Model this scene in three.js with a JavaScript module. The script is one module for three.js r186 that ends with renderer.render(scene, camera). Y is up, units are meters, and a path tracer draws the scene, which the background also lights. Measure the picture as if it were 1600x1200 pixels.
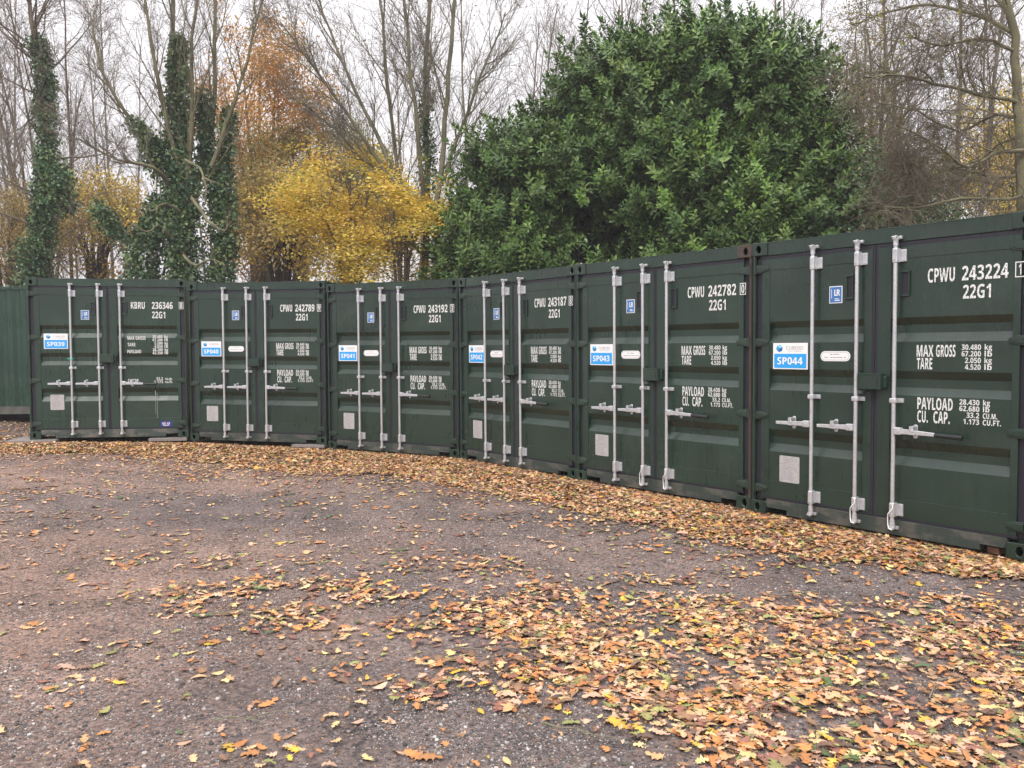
import * as THREE from 'three';
import { mergeGeometries } from 'three/addons/utils/BufferGeometryUtils.js';
import { RoundedBoxGeometry } from 'three/addons/geometries/RoundedBoxGeometry.js';
import { FontLoader } from 'three/addons/loaders/FontLoader.js';

// ---------------------------------------------------------------- camera, sky, sun, exposure
const scene = new THREE.Scene();
const CAM_Y = 1.645, PITCH = 0.0491, ROLL = -0.0064, FPX = 1277.3;
const camera = new THREE.PerspectiveCamera(2 * Math.atan(600 / FPX) * 180 / Math.PI, 4 / 3, 0.05, 800);
camera.position.set(0, CAM_Y, 0);
camera.rotation.set(-PITCH, 0, ROLL, 'XYZ');
scene.add(camera);
const renderer = new THREE.WebGLRenderer({ antialias: true });
renderer.toneMapping = THREE.LinearToneMapping;
renderer.toneMappingExposure = 1.38;
renderer.shadowMap.enabled = true;
scene.fog = new THREE.FogExp2(new THREE.Color().setRGB(0.9, 0.88, 0.92), 0.0014);

// seeded random numbers and value noise
function RNG(s) { s = (s * 2654435761) >>> 0; return () => { s = (s + 0x6D2B79F5) >>> 0; let t = s; t = Math.imul(t ^ (t >>> 15), t | 1); t ^= t + Math.imul(t ^ (t >>> 7), t | 61); return ((t ^ (t >>> 14)) >>> 0) / 4294967296; }; }
const clamp = (x, a = 0, b = 1) => Math.min(b, Math.max(a, x));
const lerp = (a, b, t) => a + (b - a) * t;
const smooth = (a, b, x) => { const t = clamp((x - a) / (b - a)); return t * t * (3 - 2 * t); };
function hash(x, y, s) { let h = (Math.imul(x | 0, 374761393) + Math.imul(y | 0, 668265263) + Math.imul(s | 0, 1442695041)) | 0; h = Math.imul(h ^ (h >>> 13), 1274126177); return ((h ^ (h >>> 16)) >>> 0) / 4294967296; }
function vnoise(x, y, s = 0, per = 0) {
  const xi = Math.floor(x), yi = Math.floor(y), fx = x - xi, fy = y - yi;
  const m = (v) => per ? ((v % per) + per) % per : v;
  const u = fx * fx * (3 - 2 * fx), v = fy * fy * (3 - 2 * fy);
  const a = hash(m(xi), m(yi), s), b = hash(m(xi + 1), m(yi), s), c = hash(m(xi), m(yi + 1), s), d = hash(m(xi + 1), m(yi + 1), s);
  return lerp(lerp(a, b, u), lerp(c, d, u), v);
}
function fbm(x, y, s = 0, oct = 4, per = 0) { let a = .5, r = 0, n = 0; for (let i = 0; i < oct; i++) { r += a * vnoise(x, y, s + i * 17, per); n += a; a *= .5; x *= 2; y *= 2; per *= 2; } return r / n; }

{ // overcast sky: pale, a little brighter towards the zenith, faint cloud structure
  const w = 512, h = 256, d = new Float32Array(w * h * 4);
  for (let j = 0; j < h; j++) for (let i = 0; i < w; i++) {
    const el = (j + .5) / h * Math.PI - Math.PI / 2, se = Math.sin(el);
    const base = el > 0 ? 0.74 + 1.5 * se * se : 0.74;
    const c = 1 + 0.10 * (fbm(i / 32, j / 10, 5, 4, 16) - .5) * (el > 0 ? 1 : 0);
    const k = (j * w + i) * 4, L = base * c;
    d[k] = L * 1.0; d[k + 1] = L * 0.975; d[k + 2] = L * 1.015; d[k + 3] = 1;
  }
  const sky = new THREE.DataTexture(d, w, h, THREE.RGBAFormat, THREE.FloatType);
  sky.mapping = THREE.EquirectangularReflectionMapping; sky.magFilter = THREE.LinearFilter; sky.minFilter = THREE.LinearFilter; sky.needsUpdate = true;
  scene.background = sky; scene.environment = sky;
}
const sun = new THREE.DirectionalLight(new THREE.Color().setRGB(1, .96, .90), 1.5);
sun.position.set(-10, 34, 24); sun.target.position.set(0, 0, -10); scene.add(sun.target);
sun.castShadow = true; sun.shadow.radius = 40; sun.shadow.mapSize.set(2048, 2048);
Object.assign(sun.shadow.camera, { left: -30, right: 30, top: 30, bottom: -30, near: 1, far: 120 });
scene.add(sun);

// ---------------------------------------------------------------- helpers
const V = (x, y, z) => new THREE.Vector3(x, y, z);
const rgb = (r, g, b) => new THREE.Color().setRGB(r, g, b);
// a point in the world at a given depth in front of the camera, from its direction
function at(u, v, d) {
  const a = u - 800, b = v - 600, cr = Math.cos(ROLL), sr = Math.sin(ROLL);
  const X = (cr * a + sr * b) / FPX, Y = -(-sr * a + cr * b) / FPX, c = Math.cos(PITCH), s = Math.sin(PITCH);
  const y = c * Y - s, z = -s * Y - c, k = -d / z;
  return V(X * k, CAM_Y + y * k, -d);
}
const taken = {};
function numbered(n) { const k = taken[n] = (taken[n] ?? -1) + 1; return k ? n + '_' + String(k).padStart(3, '0') : n; }
function tag(o, label, category, group, kind) {
  if (label) o.userData.label = label; if (category) o.userData.category = category;
  if (group) o.userData.group = group; if (kind) o.userData.kind = kind; return o;
}
function thing(name, label, category, pos = [0, 0, 0], group) {
  const o = new THREE.Group(); o.name = numbered(name); o.position.set(...pos); scene.add(o); return tag(o, label, category, group);
}
function part(name, geo, mat, parent, label) {
  const m = new THREE.Mesh(geo, mat); m.name = name; m.castShadow = m.receiveShadow = true; parent.add(m);
  if (label) m.userData.label = label; return m;
}
function flat(g) { // plain non-indexed geometry with position, normal, uv in metres (box projection)
  let q = g.index ? g.toNonIndexed() : g.clone();
  for (const k of Object.keys(q.attributes)) if (k !== 'position' && k !== 'normal') q.deleteAttribute(k);
  const p = q.attributes.position, uv = new Float32Array(p.count * 2);
  const a = V(), b = V(), c = V(), n = V();
  for (let i = 0; i < p.count; i += 3) {
    a.fromBufferAttribute(p, i); b.fromBufferAttribute(p, i + 1); c.fromBufferAttribute(p, i + 2);
    n.copy(b).sub(a).cross(c.clone().sub(a)); const ax = Math.abs(n.x), ay = Math.abs(n.y), az = Math.abs(n.z);
    [a, b, c].forEach((v, k) => {
      const o = (i + k) * 2;
      if (az >= ax && az >= ay) { uv[o] = v.x; uv[o + 1] = v.y; } else if (ax >= ay) { uv[o] = v.z; uv[o + 1] = v.y; } else { uv[o] = v.x; uv[o + 1] = v.z; }
    });
  }
  q.setAttribute('uv', new THREE.BufferAttribute(uv, 2)); q.clearGroups(); return q;
}
const join = (list) => mergeGeometries(list.map(flat));
// rounded box from corner to corner
function bx(x0, x1, y0, y1, z0, z1, r = 0.003) {
  const w = x1 - x0, h = y1 - y0, d = z1 - z0; r = Math.min(r, w / 2.2, h / 2.2, d / 2.2);
  const g = r > 0 ? new RoundedBoxGeometry(w, h, d, 1, r) : new THREE.BoxGeometry(w, h, d);
  return g.translate((x0 + x1) / 2, (y0 + y1) / 2, (z0 + z1) / 2);
}
function mirror(g) { // left-right copy with the faces turned the right way out
  g = g.index ? g.toNonIndexed() : g; g.scale(-1, 1, 1);
  for (const a of Object.values(g.attributes)) for (let i = 0; i < a.count; i += 3) for (let k = 0; k < a.itemSize; k++) { const t = a.array[(i + 1) * a.itemSize + k]; a.array[(i + 1) * a.itemSize + k] = a.array[(i + 2) * a.itemSize + k]; a.array[(i + 2) * a.itemSize + k] = t; }
  g.computeVertexNormals(); return g;
}
function cyl(x, y0, y1, z, r, seg = 12, r2 = r) { return new THREE.CylinderGeometry(r2, r, y1 - y0, seg).translate(x, (y0 + y1) / 2, z); }
function knob(x, y, z, r, d) { return new THREE.CylinderGeometry(r, r * 1.1, d, 8).rotateX(Math.PI / 2).translate(x, y, z + d / 2); }
function ext(shape, depth, z, bevel = 0.002) { return new THREE.ExtrudeGeometry(shape, { depth: depth - 2 * bevel, bevelEnabled: bevel > 0, bevelSize: bevel, bevelThickness: bevel, bevelSegments: 1, curveSegments: 8 }).translate(0, 0, z + bevel); }
function quads(list) { // list of [a,b,c,d] corner arrays
  const p = []; for (const [a, b, c, d] of list) p.push(...a, ...b, ...c, ...a, ...c, ...d);
  const g = new THREE.BufferGeometry(); g.setAttribute('position', new THREE.Float32BufferAttribute(p, 3)); g.computeVertexNormals(); return g;
}
function roundRect(x0, x1, y0, y1, r) {
  const s = new THREE.Shape(); s.moveTo(x0 + r, y0); s.lineTo(x1 - r, y0); s.absarc(x1 - r, y0 + r, r, -Math.PI / 2, 0); s.lineTo(x1, y1 - r); s.absarc(x1 - r, y1 - r, r, 0, Math.PI / 2);
  s.lineTo(x0 + r, y1); s.absarc(x0 + r, y1 - r, r, Math.PI / 2, Math.PI); s.lineTo(x0, y0 + r); s.absarc(x0 + r, y0 + r, r, Math.PI, Math.PI * 1.5); return s;
}
function tube(pts, r, seg = 16, k = 6) { return new THREE.TubeGeometry(new THREE.CatmullRomCurve3(pts), seg, r, k); }

// ---------------------------------------------------------------- textures
function tex(n, fn, rep, srgb) {
  const d = new Uint8Array(n * n * 4);
  for (let j = 0; j < n; j++) for (let i = 0; i < n; i++) { const c = fn(i / n, j / n), k = (j * n + i) * 4; d[k] = clamp(c[0]) * 255; d[k + 1] = clamp(c[1]) * 255; d[k + 2] = clamp(c[2]) * 255; d[k + 3] = 255; }
  const t = new THREE.DataTexture(d, n, n); t.wrapS = t.wrapT = THREE.RepeatWrapping; t.magFilter = THREE.LinearFilter; t.minFilter = THREE.LinearMipmapLinearFilter; t.generateMipmaps = true;
  if (srgb) t.colorSpace = THREE.SRGBColorSpace; t.repeat.set(...rep); t.needsUpdate = true; return t;
}
// painted steel: faint scuffs, mottling and fine vertical run-off streaks; repeats over 2.7 m
const enc = (c) => { c = clamp(c); return c <= .0031308 ? c * 12.92 : 1.055 * Math.pow(c, 1 / 2.4) - .055; };
const paintMap = (() => {
  const N = 1024, a = new Float32Array(N * N * 3), r = RNG(61);
  for (let j = 0; j < N; j++) for (let i = 0; i < N; i++) {
    const u = i / N, v = j / N, m = fbm(u * 8, v * 8, 3, 5, 8), st = fbm(u * 110, v * 4, 8, 3, 110), sp = fbm(u * 200, v * 200, 12, 2, 200), k = (j * N + i) * 3;
    const g = 1 + .42 * (m - .5) + .22 * (st - .5) + (sp > .78 ? .35 : 0), du = .008 * smooth(.55, .75, fbm(u * 5, v * 9, 19, 5, 5)); // thin dusty patches
    a[k] = .0215 * g + du; a[k + 1] = .046 * g + du * .95; a[k + 2] = .032 * g + du * .85;
  }
  const dot = (x, y, c, w) => { const k = ((((y % N) + N) % N) * N + (((x % N) + N) % N)) * 3; for (let q = 0; q < 3; q++) a[k + q] = lerp(a[k + q], c[q], w); };
  for (let s = 0; s < 110; s++) { const x = r() * N, y = r() * N, an = r() < .6 ? (r() - .5) * .5 : r() * 3.14, L = 6 + 60 * r() * r(), w = .25 + .45 * r(); for (let t = 0; t < L; t++) dot(Math.floor(x + Math.cos(an) * t), Math.floor(y + Math.sin(an) * t + Math.sin(t * .1) * .8), [.10, .125, .11], w); } // scratches
  for (let s = 0; s < 70; s++) { const x = Math.floor(r() * N), y = Math.floor(r() * N), q = 1 + Math.floor(2.2 * r() * r()); for (let b = -q; b <= q; b++) for (let c = -q; c <= q; c++) if (b * b + c * c <= q * q) dot(x + b, y + c, [.11, .055, .03], .75); const run = r() < .5 ? 40 * r() : 0; for (let t = 0; t < run; t++) dot(x, y - t, [.075, .05, .034], .5); } // rust spots with short runs
  return tex(N, (u, v) => { const k = (Math.round(v * N) * N + Math.round(u * N)) * 3; return [enc(a[k]), enc(a[k + 1]), enc(a[k + 2])]; }, [1 / 2.7, 1 / 2.7], true);
})();
const paintRough = tex(512, (u, v) => { const m = fbm(u * 6, v * 6, 31, 5, 6), st = fbm(u * 64, v * 6, 38, 3, 64); const g = 0.30 + .30 * (m - .4) + .16 * (st - .5); return [1, g, 0]; }, [1 / 2.7, 1 / 2.7]);
const paintBump = tex(512, (u, v) => { const g = .5 + (fbm(u * 7, v * 7, 51, 3, 7) - .5) * .9 + (fbm(u * 90, v * 90, 57, 2, 90) - .5) * .06; return [g, g, g]; }, [1 / 2.7, 1 / 2.7]);
const barkMap = tex(256, (u, v) => { const g = .72 + .5 * (fbm(u * 12, v * 3, 71, 4, 3) - .5), l = smooth(.55, .7, fbm(u * 5, v * 5, 77, 4, 5)) * .25; return [g - l * .1, g + l * .2, g - l * .1]; }, [1, 1], true);
const steelMap = tex(256, (u, v) => { const g = .88 + .18 * (fbm(u * 16, v * 16, 91, 4, 16) - .5); return [g, g, g * 1.005]; }, [3, 3], true);
const wearMap = tex(256, (u, v) => { const m = fbm(u * 14, v * 14, 131, 5, 14), g = 1 - .55 * smooth(.60, .74, m) - .08 * m; return [g, g * 1.005, g]; }, [1.3, 1.3], true);
const dirtMap = tex(512, (u, v) => { // dusty, scraped lower rail: dried mud splashes over the paint
  const m = smooth(.42, .7, fbm(u * 20, v * 40, 101, 5, 20)), st = fbm(u * 100, v * 8, 108, 3, 100), k = clamp(m * .75 + (st - .45) * .5);
  return [lerp(.23, .45, k), lerp(.27, .42, k), lerp(.25, .39, k)];
}, [1 / 2.4, 1 / 2.4], true);

// ---------------------------------------------------------------- materials
const std = (o) => new THREE.MeshStandardMaterial({ side: THREE.DoubleSide, ...o });
const M = {
  paint: std({ color: rgb(.8, .8, .8), map: paintMap, roughness: 1, roughnessMap: paintRough, bumpMap: paintBump, bumpScale: .006 }),
  paintWorn: std({ color: rgb(.62, .65, .62), map: dirtMap, roughness: .75 }),
  paintDusty: std({ color: rgb(1, 1, 1), map: dirtMap, roughness: .8 }),
  paintPlain: std({ color: rgb(.75, 1.0, .95), map: paintMap, roughness: 1, roughnessMap: paintRough, bumpMap: paintBump, bumpScale: .01 }),
  rust: std({ color: rgb(.085, .066, .05), map: steelMap, roughness: .85 }),
  gasket: std({ color: rgb(.013, .012, .021), roughness: .65 }),
  steel: std({ color: rgb(.80, .81, .83), map: steelMap, metalness: .55, roughness: .36 }),
  dark: std({ color: rgb(.012, .012, .013), roughness: .6 }),
  grip: std({ color: rgb(.012, .014, .014), roughness: .5 }),
  white: std({ color: rgb(.82, .82, .82), roughness: .5 }),
  letter: std({ color: rgb(.85, .85, .84), map: wearMap, roughness: .6 }),
  blue: std({ color: rgb(.02, .34, .80), roughness: .4 }),
  navy: std({ color: rgb(.02, .04, .22), roughness: .45 }),
  red: std({ color: rgb(.45, .01, .10), roughness: .5 }),
  lrblue: std({ color: rgb(.045, .16, .42), roughness: .4 }),
  logo: std({ color: rgb(.03, .30, .62), roughness: .4 }), logoDark: std({ color: rgb(.02, .12, .35), roughness: .4 }), logoLight: std({ color: rgb(.25, .62, .85), roughness: .4 }),
  grey: std({ color: rgb(.30, .28, .32), roughness: .6 }),
  plate: std({ color: rgb(.55, .53, .52), map: steelMap, roughness: .5 }),
  wood: std({ color: rgb(.2, .19, .17), map: barkMap, roughness: .9 }),
  slab: std({ color: rgb(.30, .265, .245), map: steelMap, roughness: .9 }),
  brick: std({ color: rgb(.30, .16, .11), map: steelMap, roughness: .95 }),
  tie: std({ color: rgb(.02, .55, .42), roughness: .4 }),
};
const fontB = await new FontLoader().loadAsync('fonts/droid/droid_sans_bold.typeface.json');
const fontR = await new FontLoader().loadAsync('fonts/droid/droid_sans_regular.typeface.json');
// lettering fitted into a width and cap height, lying flat at depth z; align 'l' or 'r'
function text(str, x0, x1, y0, y1, z, font = fontB, fixW = true) {
  const g = new THREE.ShapeGeometry(font.generateShapes(str, 1), 5); g.computeBoundingBox(); const b = g.boundingBox;
  const capG = new THREE.ShapeGeometry(font.generateShapes('H', 1), 2); capG.computeBoundingBox(); const cap = capG.boundingBox.max.y;
  const sy = (y1 - y0) / cap, sx = fixW ? (x1 - x0) / (b.max.x - b.min.x) : sy * .62;
  return g.translate(fixW ? -b.min.x : -b.max.x, 0, 0).scale(sx, sy, 1).translate(fixW ? x0 : x1, y0, z);
}

// ---------------------------------------------------------------- ground
function groundY(x, z) {
  let y = 0.105 * smooth(-2.6, -8, x) + 0.06 * smooth(-8, -11, x);
  y *= smooth(-4, -10, z);
  y += (fbm(x * .7 + 9, z * .7, 201, 3) - .5) * .035 * smooth(20, 6, Math.abs(z));
  y += (fbm(x * 4, z * 4, 211, 3) - .5) * .012 * smooth(16, 6, Math.abs(z));
  return y - .02;
}
{
  const N = 1024, hgt = new Float32Array(N * N), col = new Float32Array(N * N * 3), r = RNG(7);
  for (let j = 0; j < N; j++) for (let i = 0; i < N; i++) {
    const u = i / N, v = j / N, m = fbm(u * 6, v * 6, 221, 6, 6), f = fbm(u * 150, v * 150, 231, 3, 150), k = j * N + i;
    hgt[k] = .22 + .28 * m + .26 * f; const g = .60 + .9 * (m - .5) + 1.1 * (f - .5);
    col[k * 3] = g * .222; col[k * 3 + 1] = g * .166; col[k * 3 + 2] = g * .134;
  }
  const pal = [[.115, .096, .088], [.155, .128, .115], [.20, .166, .15], [.085, .074, .07], [.175, .13, .105], [.235, .175, .145], [.06, .052, .05], [.29, .26, .235]];
  for (let s = 0; s < 42000; s++) { // stone grains pressed into the surface
    const cx = r() * N, cy = r() * N, rad = .8 + Math.pow(r(), 6) * 5, c = pal[Math.floor(Math.pow(r(), 1.5) * pal.length)], t = .8 + .4 * r(), e = .6 + .4 * r(), an = r() * 3.14, ca = Math.cos(an), sa = Math.sin(an), q = Math.ceil(rad);
    for (let y = -q; y <= q; y++) for (let x = -q; x <= q; x++) {
      const X = (x * ca + y * sa) / rad, Y = (-x * sa + y * ca) / (rad * e), dd = X * X + Y * Y; if (dd > 1) continue;
      const k = ((Math.floor(cy) + y + N) % N) * N + ((Math.floor(cx) + x + N) % N), hh = .45 + .5 * Math.sqrt(1 - dd) * Math.min(1, rad / 4);
      if (hh > hgt[k]) { hgt[k] = hh; col[k * 3] = c[0] * t; col[k * 3 + 1] = c[1] * t; col[k * 3 + 2] = c[2] * t; }
    }
  }
  const map = tex(N, (u, v) => { const k = (Math.round(v * N) * N + Math.round(u * N)) * 3; return [enc(col[k]), enc(col[k + 1]), enc(col[k + 2])]; }, [1, 1], true);
  const bump = tex(N, (u, v) => { const g = hgt[Math.round(v * N) * N + Math.round(u * N)]; return [g, g, g]; }, [1, 1]);
  const xs = [], zs = [];
  const axis = (out, a, b, fine0, fine1, st) => { let v = a; while (v < b) { out.push(v); const d = v < fine0 ? fine0 - v : v > fine1 ? v - fine1 : 0; v += st + d * .22; } out.push(b); };
  axis(xs, -300, 300, -11, 6, .09); axis(zs, -300, 300, -16, -2, .09);
  const p = [], uv = [], cl = [], ix = [], W = xs.length;
  for (const z of zs) for (const x of xs) {
    p.push(x, groundY(x, z), z); uv.push(x / 2.6 + .13 * vnoise(x * .3, z * .3, 3), z / 2.6);
    // drier pinkish dust on the far left of the yard, damper dark stone elsewhere
    const d = smooth(.38, .68, fbm(x * .35, z * .6, 241, 4)) * (.35 + .65 * smooth(1, -4, x)), q = .92 + .35 * (fbm(x * 1.3, z * 1.3, 251, 4) - .5);
    cl.push(q * lerp(.86, 1.42, d), q * lerp(.84, 1.20, d), q * lerp(.90, 1.12, d));
  }
  for (let j = 0; j + 1 < zs.length; j++) for (let i = 0; i + 1 < W; i++) { const a = j * W + i; ix.push(a, a + W, a + 1, a + 1, a + W, a + W + 1); }
  const g = new THREE.BufferGeometry(); g.setAttribute('position', new THREE.Float32BufferAttribute(p, 3)); g.setAttribute('uv', new THREE.Float32BufferAttribute(uv, 2)); g.setAttribute('color', new THREE.Float32BufferAttribute(cl, 3)); g.setIndex(ix); g.computeVertexNormals();
  const m = new THREE.Mesh(g, std({ map, bumpMap: bump, bumpScale: .02, vertexColors: true, roughness: .88 })); m.name = 'ground'; m.receiveShadow = true; scene.add(m); tag(m, 'brown gravel yard in front of the containers', null, null, 'structure');
}

// ---------------------------------------------------------------- shipping containers
const W = 2.438, H = 2.591, D = 6.058, DZ = -.010; // DZ: front face of the door leaves
const RODS = [.665, 1.0845, 1.4177];
const TROUGH = [[1.84, 1.78, 1.712, 1.64], [1.397, 1.33, 1.26, 1.195], [.822, .75, .684, .61]];
const G = {}; // geometries that all six containers share
{
  const hole = (cx, cy) => { const h = new THREE.Path(); h.absellipse(cx, cy, .029, .041, 0, Math.PI * 2, true); return h; };
  G.casting = (x, y, z, top, right) => {
    const s = roundRect(0, .162, 0, .118, .006); s.holes.push(hole(right ? .092 : .070, top ? .055 : .060));
    return join([ext(s, .02, -.02, .003), bx(.002, .160, .002, .014, -.178, -.019, 0), bx(.002, .160, .104, .116, -.178, -.019, 0), bx(.002, .014, .014, .104, -.178, -.019, 0), bx(.148, .160, .014, .104, -.178, -.019, 0), bx(.014, .148, .014, .104, -.178, -.165, 0)]).translate(x, y, z);
  };
  // body
  const corr = (len, z0, y0, y1) => { // trapezoid corrugation along z at x = 0, depth .036 outward
    const q = []; let z = z0; const end = z0 - len; const pts = [[0, z]];
    while (z - .28 > end) { pts.push([0, z - .07], [.036, z - .138], [.036, z - .21], [0, z - .278]); z -= .278; }
    pts.push([0, end]);
    for (let i = 0; i + 1 < pts.length; i++) { const [a, b] = pts[i], [c, d] = pts[i + 1]; q.push([[a, y0, b], [c, y0, d], [c, y1, d], [a, y1, b]]); }
    return quads(q);
  };
  G.corr = corr;
  G.sideL = flat(mirror(corr(D - .24, -.12, .15, H - .06)).translate(.045, 0, 0));
  G.sideR = flat(corr(D - .24, -.12, .15, H - .06).translate(W - .045, 0, 0));
  G.roof = join([bx(.04, W - .04, H - .032, H - .026, -D + .05, -.05, 0), ...Array.from({ length: 24 }, (_, i) => bx(.14, W - .14, H - .026, H - .012, -.42 - i * .22, -.30 - i * .22, .006))]);
  G.end = join([bx(.05, W - .05, .13, H - .1, -D + .03, -D + .036, 0), ...Array.from({ length: 9 }, (_, i) => bx(.1 + i * .255, .22 + i * .255, .16, H - .13, -D + .002, -D + .03, .01))]);
  G.floor = join([bx(.05, W - .05, .13, .158, -D + .06, -.07, 0)]);
  G.railTop = (x) => join([bx(x, x + .06, H - .066, H - .006, -D + .17, -.17)]);
  G.railBot = (x) => join([bx(x, x + .05, .012, .158, -D + .17, -.17)]);
  G.post = (mir) => {
    const f = (a, b, ...r) => mir ? bx(W - b, W - a, ...r) : bx(a, b, ...r);
    const X = mir ? W - .018 : .018;
    return join([f(.002, .034, .118, H - .118, -.07, -.006, .006), f(.034, .10, .118, H - .118, -.07, -.052, 0), f(.002, .012, .118, H - .118, -.17, -.07, 0), cyl(X, .119, H - .119, -.008, .013, 10)]);
  };
  G.backPost = (x) => join([bx(x, x + .1, .118, H - .118, -D + .003, -D + .12)]);
  G.header = join([bx(.162, W - .162, H - .127, H - .004, -.10, -.006, .006), bx(.162, W - .162, H - .010, H - .001, -.16, -.004, .002), bx(.10, .162, H - .128, H - .119, -.1, -.02, 0), bx(W - .162, W - .10, H - .128, H - .119, -.1, -.02, 0)]);
  G.sill = join([bx(.385, 2.085, .016, .146, -.1, -.004, .005), bx(.162, .386, .072, .146, -.1, -.005, .004), bx(2.084, W - .162, .072, .146, -.1, -.005, .004), bx(.178, .386, .066, .078, -.10, .000, .002), bx(2.084, W - .178, .066, .078, -.10, .000, .002)]);
  // door leaves
  const leafGasket = (x0, x1) => join([bx(x0 - .006, x1 + .006, 2.425, 2.4625, -.075, -.012, .004), bx(x0 - .006, x1 + .006, .147, .172, -.075, -.012, .004)]);
  G.gasketL = join([leafGasket(.10, 1.196), bx(.036, .101, .152, 2.447, -.075, -.034, .004), bx(1.194, 1.2175, .15, 2.4627, -.075, -.0125, .004)]);
  G.gasketR = join([leafGasket(1.244, 2.338), bx(2.337, W - .036, .152, 2.447, -.075, -.034, .004), bx(1.2205, 1.246, .15, 2.4627, -.075, -.0125, .004)]);
  const frame = (x0, x1, p0, p1) => join([bx(x0, p0, .170, 2.427, -.07, DZ, .003), bx(p1, x1, .170, 2.427, -.07, DZ, .003), bx(p0, p1, 2.325, 2.427, -.07, DZ, .002), bx(p0, p1, .170, .326, -.07, DZ, .002)]);
  G.frameL = frame(.10, 1.195, .186, 1.120); G.frameR = frame(1.245, 2.338, 1.358, 2.286);
  const panel = (x0, x1) => {
    const F = DZ - .005, B = F - .044, pr = [[2.325, F]]; for (const [a, b, c, d] of TROUGH) pr.push([a, F], [b, B], [c, B], [d, F]); pr.push([.326, F]);
    const q = []; for (let i = 0; i + 1 < pr.length; i++) { const [y, z] = pr[i], [y2, z2] = pr[i + 1]; q.push([[x0, y2, z2], [x1, y2, z2], [x1, y, z], [x0, y, z]]); }
    return flat(quads(q));
  };
  G.panelL = panel(.184, 1.122); G.panelR = panel(1.356, 2.288);
  // hinges: leaf-shaped blades round a pin
  G.hinge = (y, mir) => {
    const s = new THREE.Shape(); s.moveTo(.026, -.036); s.quadraticCurveTo(.12, -.040, .172, -.014); s.quadraticCurveTo(.178, 0, .172, .014); s.quadraticCurveTo(.12, .040, .026, .036); s.closePath();
    const t = new THREE.Shape(); t.moveTo(.05, -.024); t.quadraticCurveTo(.11, -.026, .155, -.006); t.lineTo(.155, .006); t.quadraticCurveTo(.11, .026, .05, .024); t.closePath();
    let g = join([ext(s, .012, -.012, .003), ext(t, .008, -.002, .003), cyl(.030, -.045, .045, -.002, .017, 10)]);
    if (mir) { g = mirror(g).translate(W, 0, 0); }
    return g.translate(0, y, 0);
  };
  G.vent = (x0, x1) => join([bx(x0, x1, 2.012, 2.03, DZ - .006, DZ + .014, .004), bx(x0, x1, 2.208, 2.226, DZ - .006, DZ + .014, .004), bx(x0, x0 + .013, 2.03, 2.208, DZ - .006, DZ + .014, .004), bx(x1 - .013, x1, 2.03, 2.208, DZ - .006, DZ + .014, .004)]);
  G.slot = (x0, x1) => join([bx(x0 + .012, x1 - .012, 2.029, 2.209, DZ - .006, DZ + .003, .001)]);
  G.lockbox = join([bx(1.118, 1.318, 1.238, 1.366, DZ, .075, .006), bx(1.093, 1.122, 1.225, 1.385, DZ, .045, .004), bx(1.300, 1.345, 1.25, 1.355, DZ, .035, .01), bx(1.12, 1.315, 1.362, 1.372, DZ, .08, .003), cyl(1.15, 1.215, 1.24, .03, .02, 10)]);
  G.lockslot = join([bx(1.285, 1.300, 1.262, 1.342, .0745, .077, .001)]);
  // locking gear
  const RZ = .0426;
  G.rod = (x) => join([cyl(x, .105, 2.475, RZ, .0165, 14)]);
  G.bracket = (x, y0, y1) => { const m = (y0 + y1) / 2, b = [bx(x - .023, x + .023, y0, y1, DZ + .005, RZ + .020, .012), bx(x + .02, x + .068, y0 + .012, y1 - .012, DZ - .006, DZ + .012, .003)]; for (const yy of [y0 + .028, y1 - .028]) { b.push(knob(x + .050, yy, DZ + .012, .007, .007), knob(x - .004, yy, RZ + .021, .006, .004)); } return join(b); };
  G.guide = (x) => join([bx(x - .032, x + .028, 1.130, 1.172, DZ, RZ + .020, .008), bx(x + .02, x + .060, 1.132, 1.170, DZ - .006, DZ + .012, .003), knob(x + .044, 1.151, DZ + .012, .007, .006), knob(x - .022, 1.151, RZ + .019, .006, .005)]);
  G.cam = (x, top) => { // rotating cam and its keeper on the rail
    const s = top ? 1 : -1, y = top ? 2.477 : .103, f = (a, b) => top ? [y + a, y + b] : [y - b, y - a];
    return join([cyl(x, ...f(-.045, .004), RZ, .021, 12), cyl(x, ...f(.004, .020), RZ, .028, 12), bx(x - .024, x + .020, ...f(.018, .032), -.004, RZ + .03, .005), bx(x - .014, x + .036, ...f(.006, .034), -.008, .022, .006), cyl(x + .006, ...f(-.02, .012), RZ + .004, .017, 12, .021), knob(x + .014, y + s * .024, RZ + .02, .011, .02)]);
  };
  const blade = (pts) => { const s = new THREE.Shape(); pts.forEach(([a, b], i) => i ? s.lineTo(a, b) : s.moveTo(a, b)); s.closePath(); return s; };
  G.handle = (x, dir) => { // flat steel handle hinged on a hub beside the rod
    const y = .902, L = dir < 0 ? .325 : .345, b = blade([[0, -.012], [.05, -.019], [L * .55, -.014], [L, -.011], [L, .011], [L * .55, .015], [.05, .019], [0, .012]]);
    let bar = ext(b, .014, 0, .003); bar.rotateZ(dir < 0 ? -.02 : -.03); if (dir < 0) bar = mirror(bar);
    bar.translate(x + dir * .03, y, RZ + .004);
    return join([bar, bx(...(dir < 0 ? [x - .075, x - .012] : [x + .012, x + .075]), y - .030, y + .030, RZ - .022, RZ + .030, .008), knob(x + dir * .048, y, RZ + .029, .010, .006)]);
  };
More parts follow.
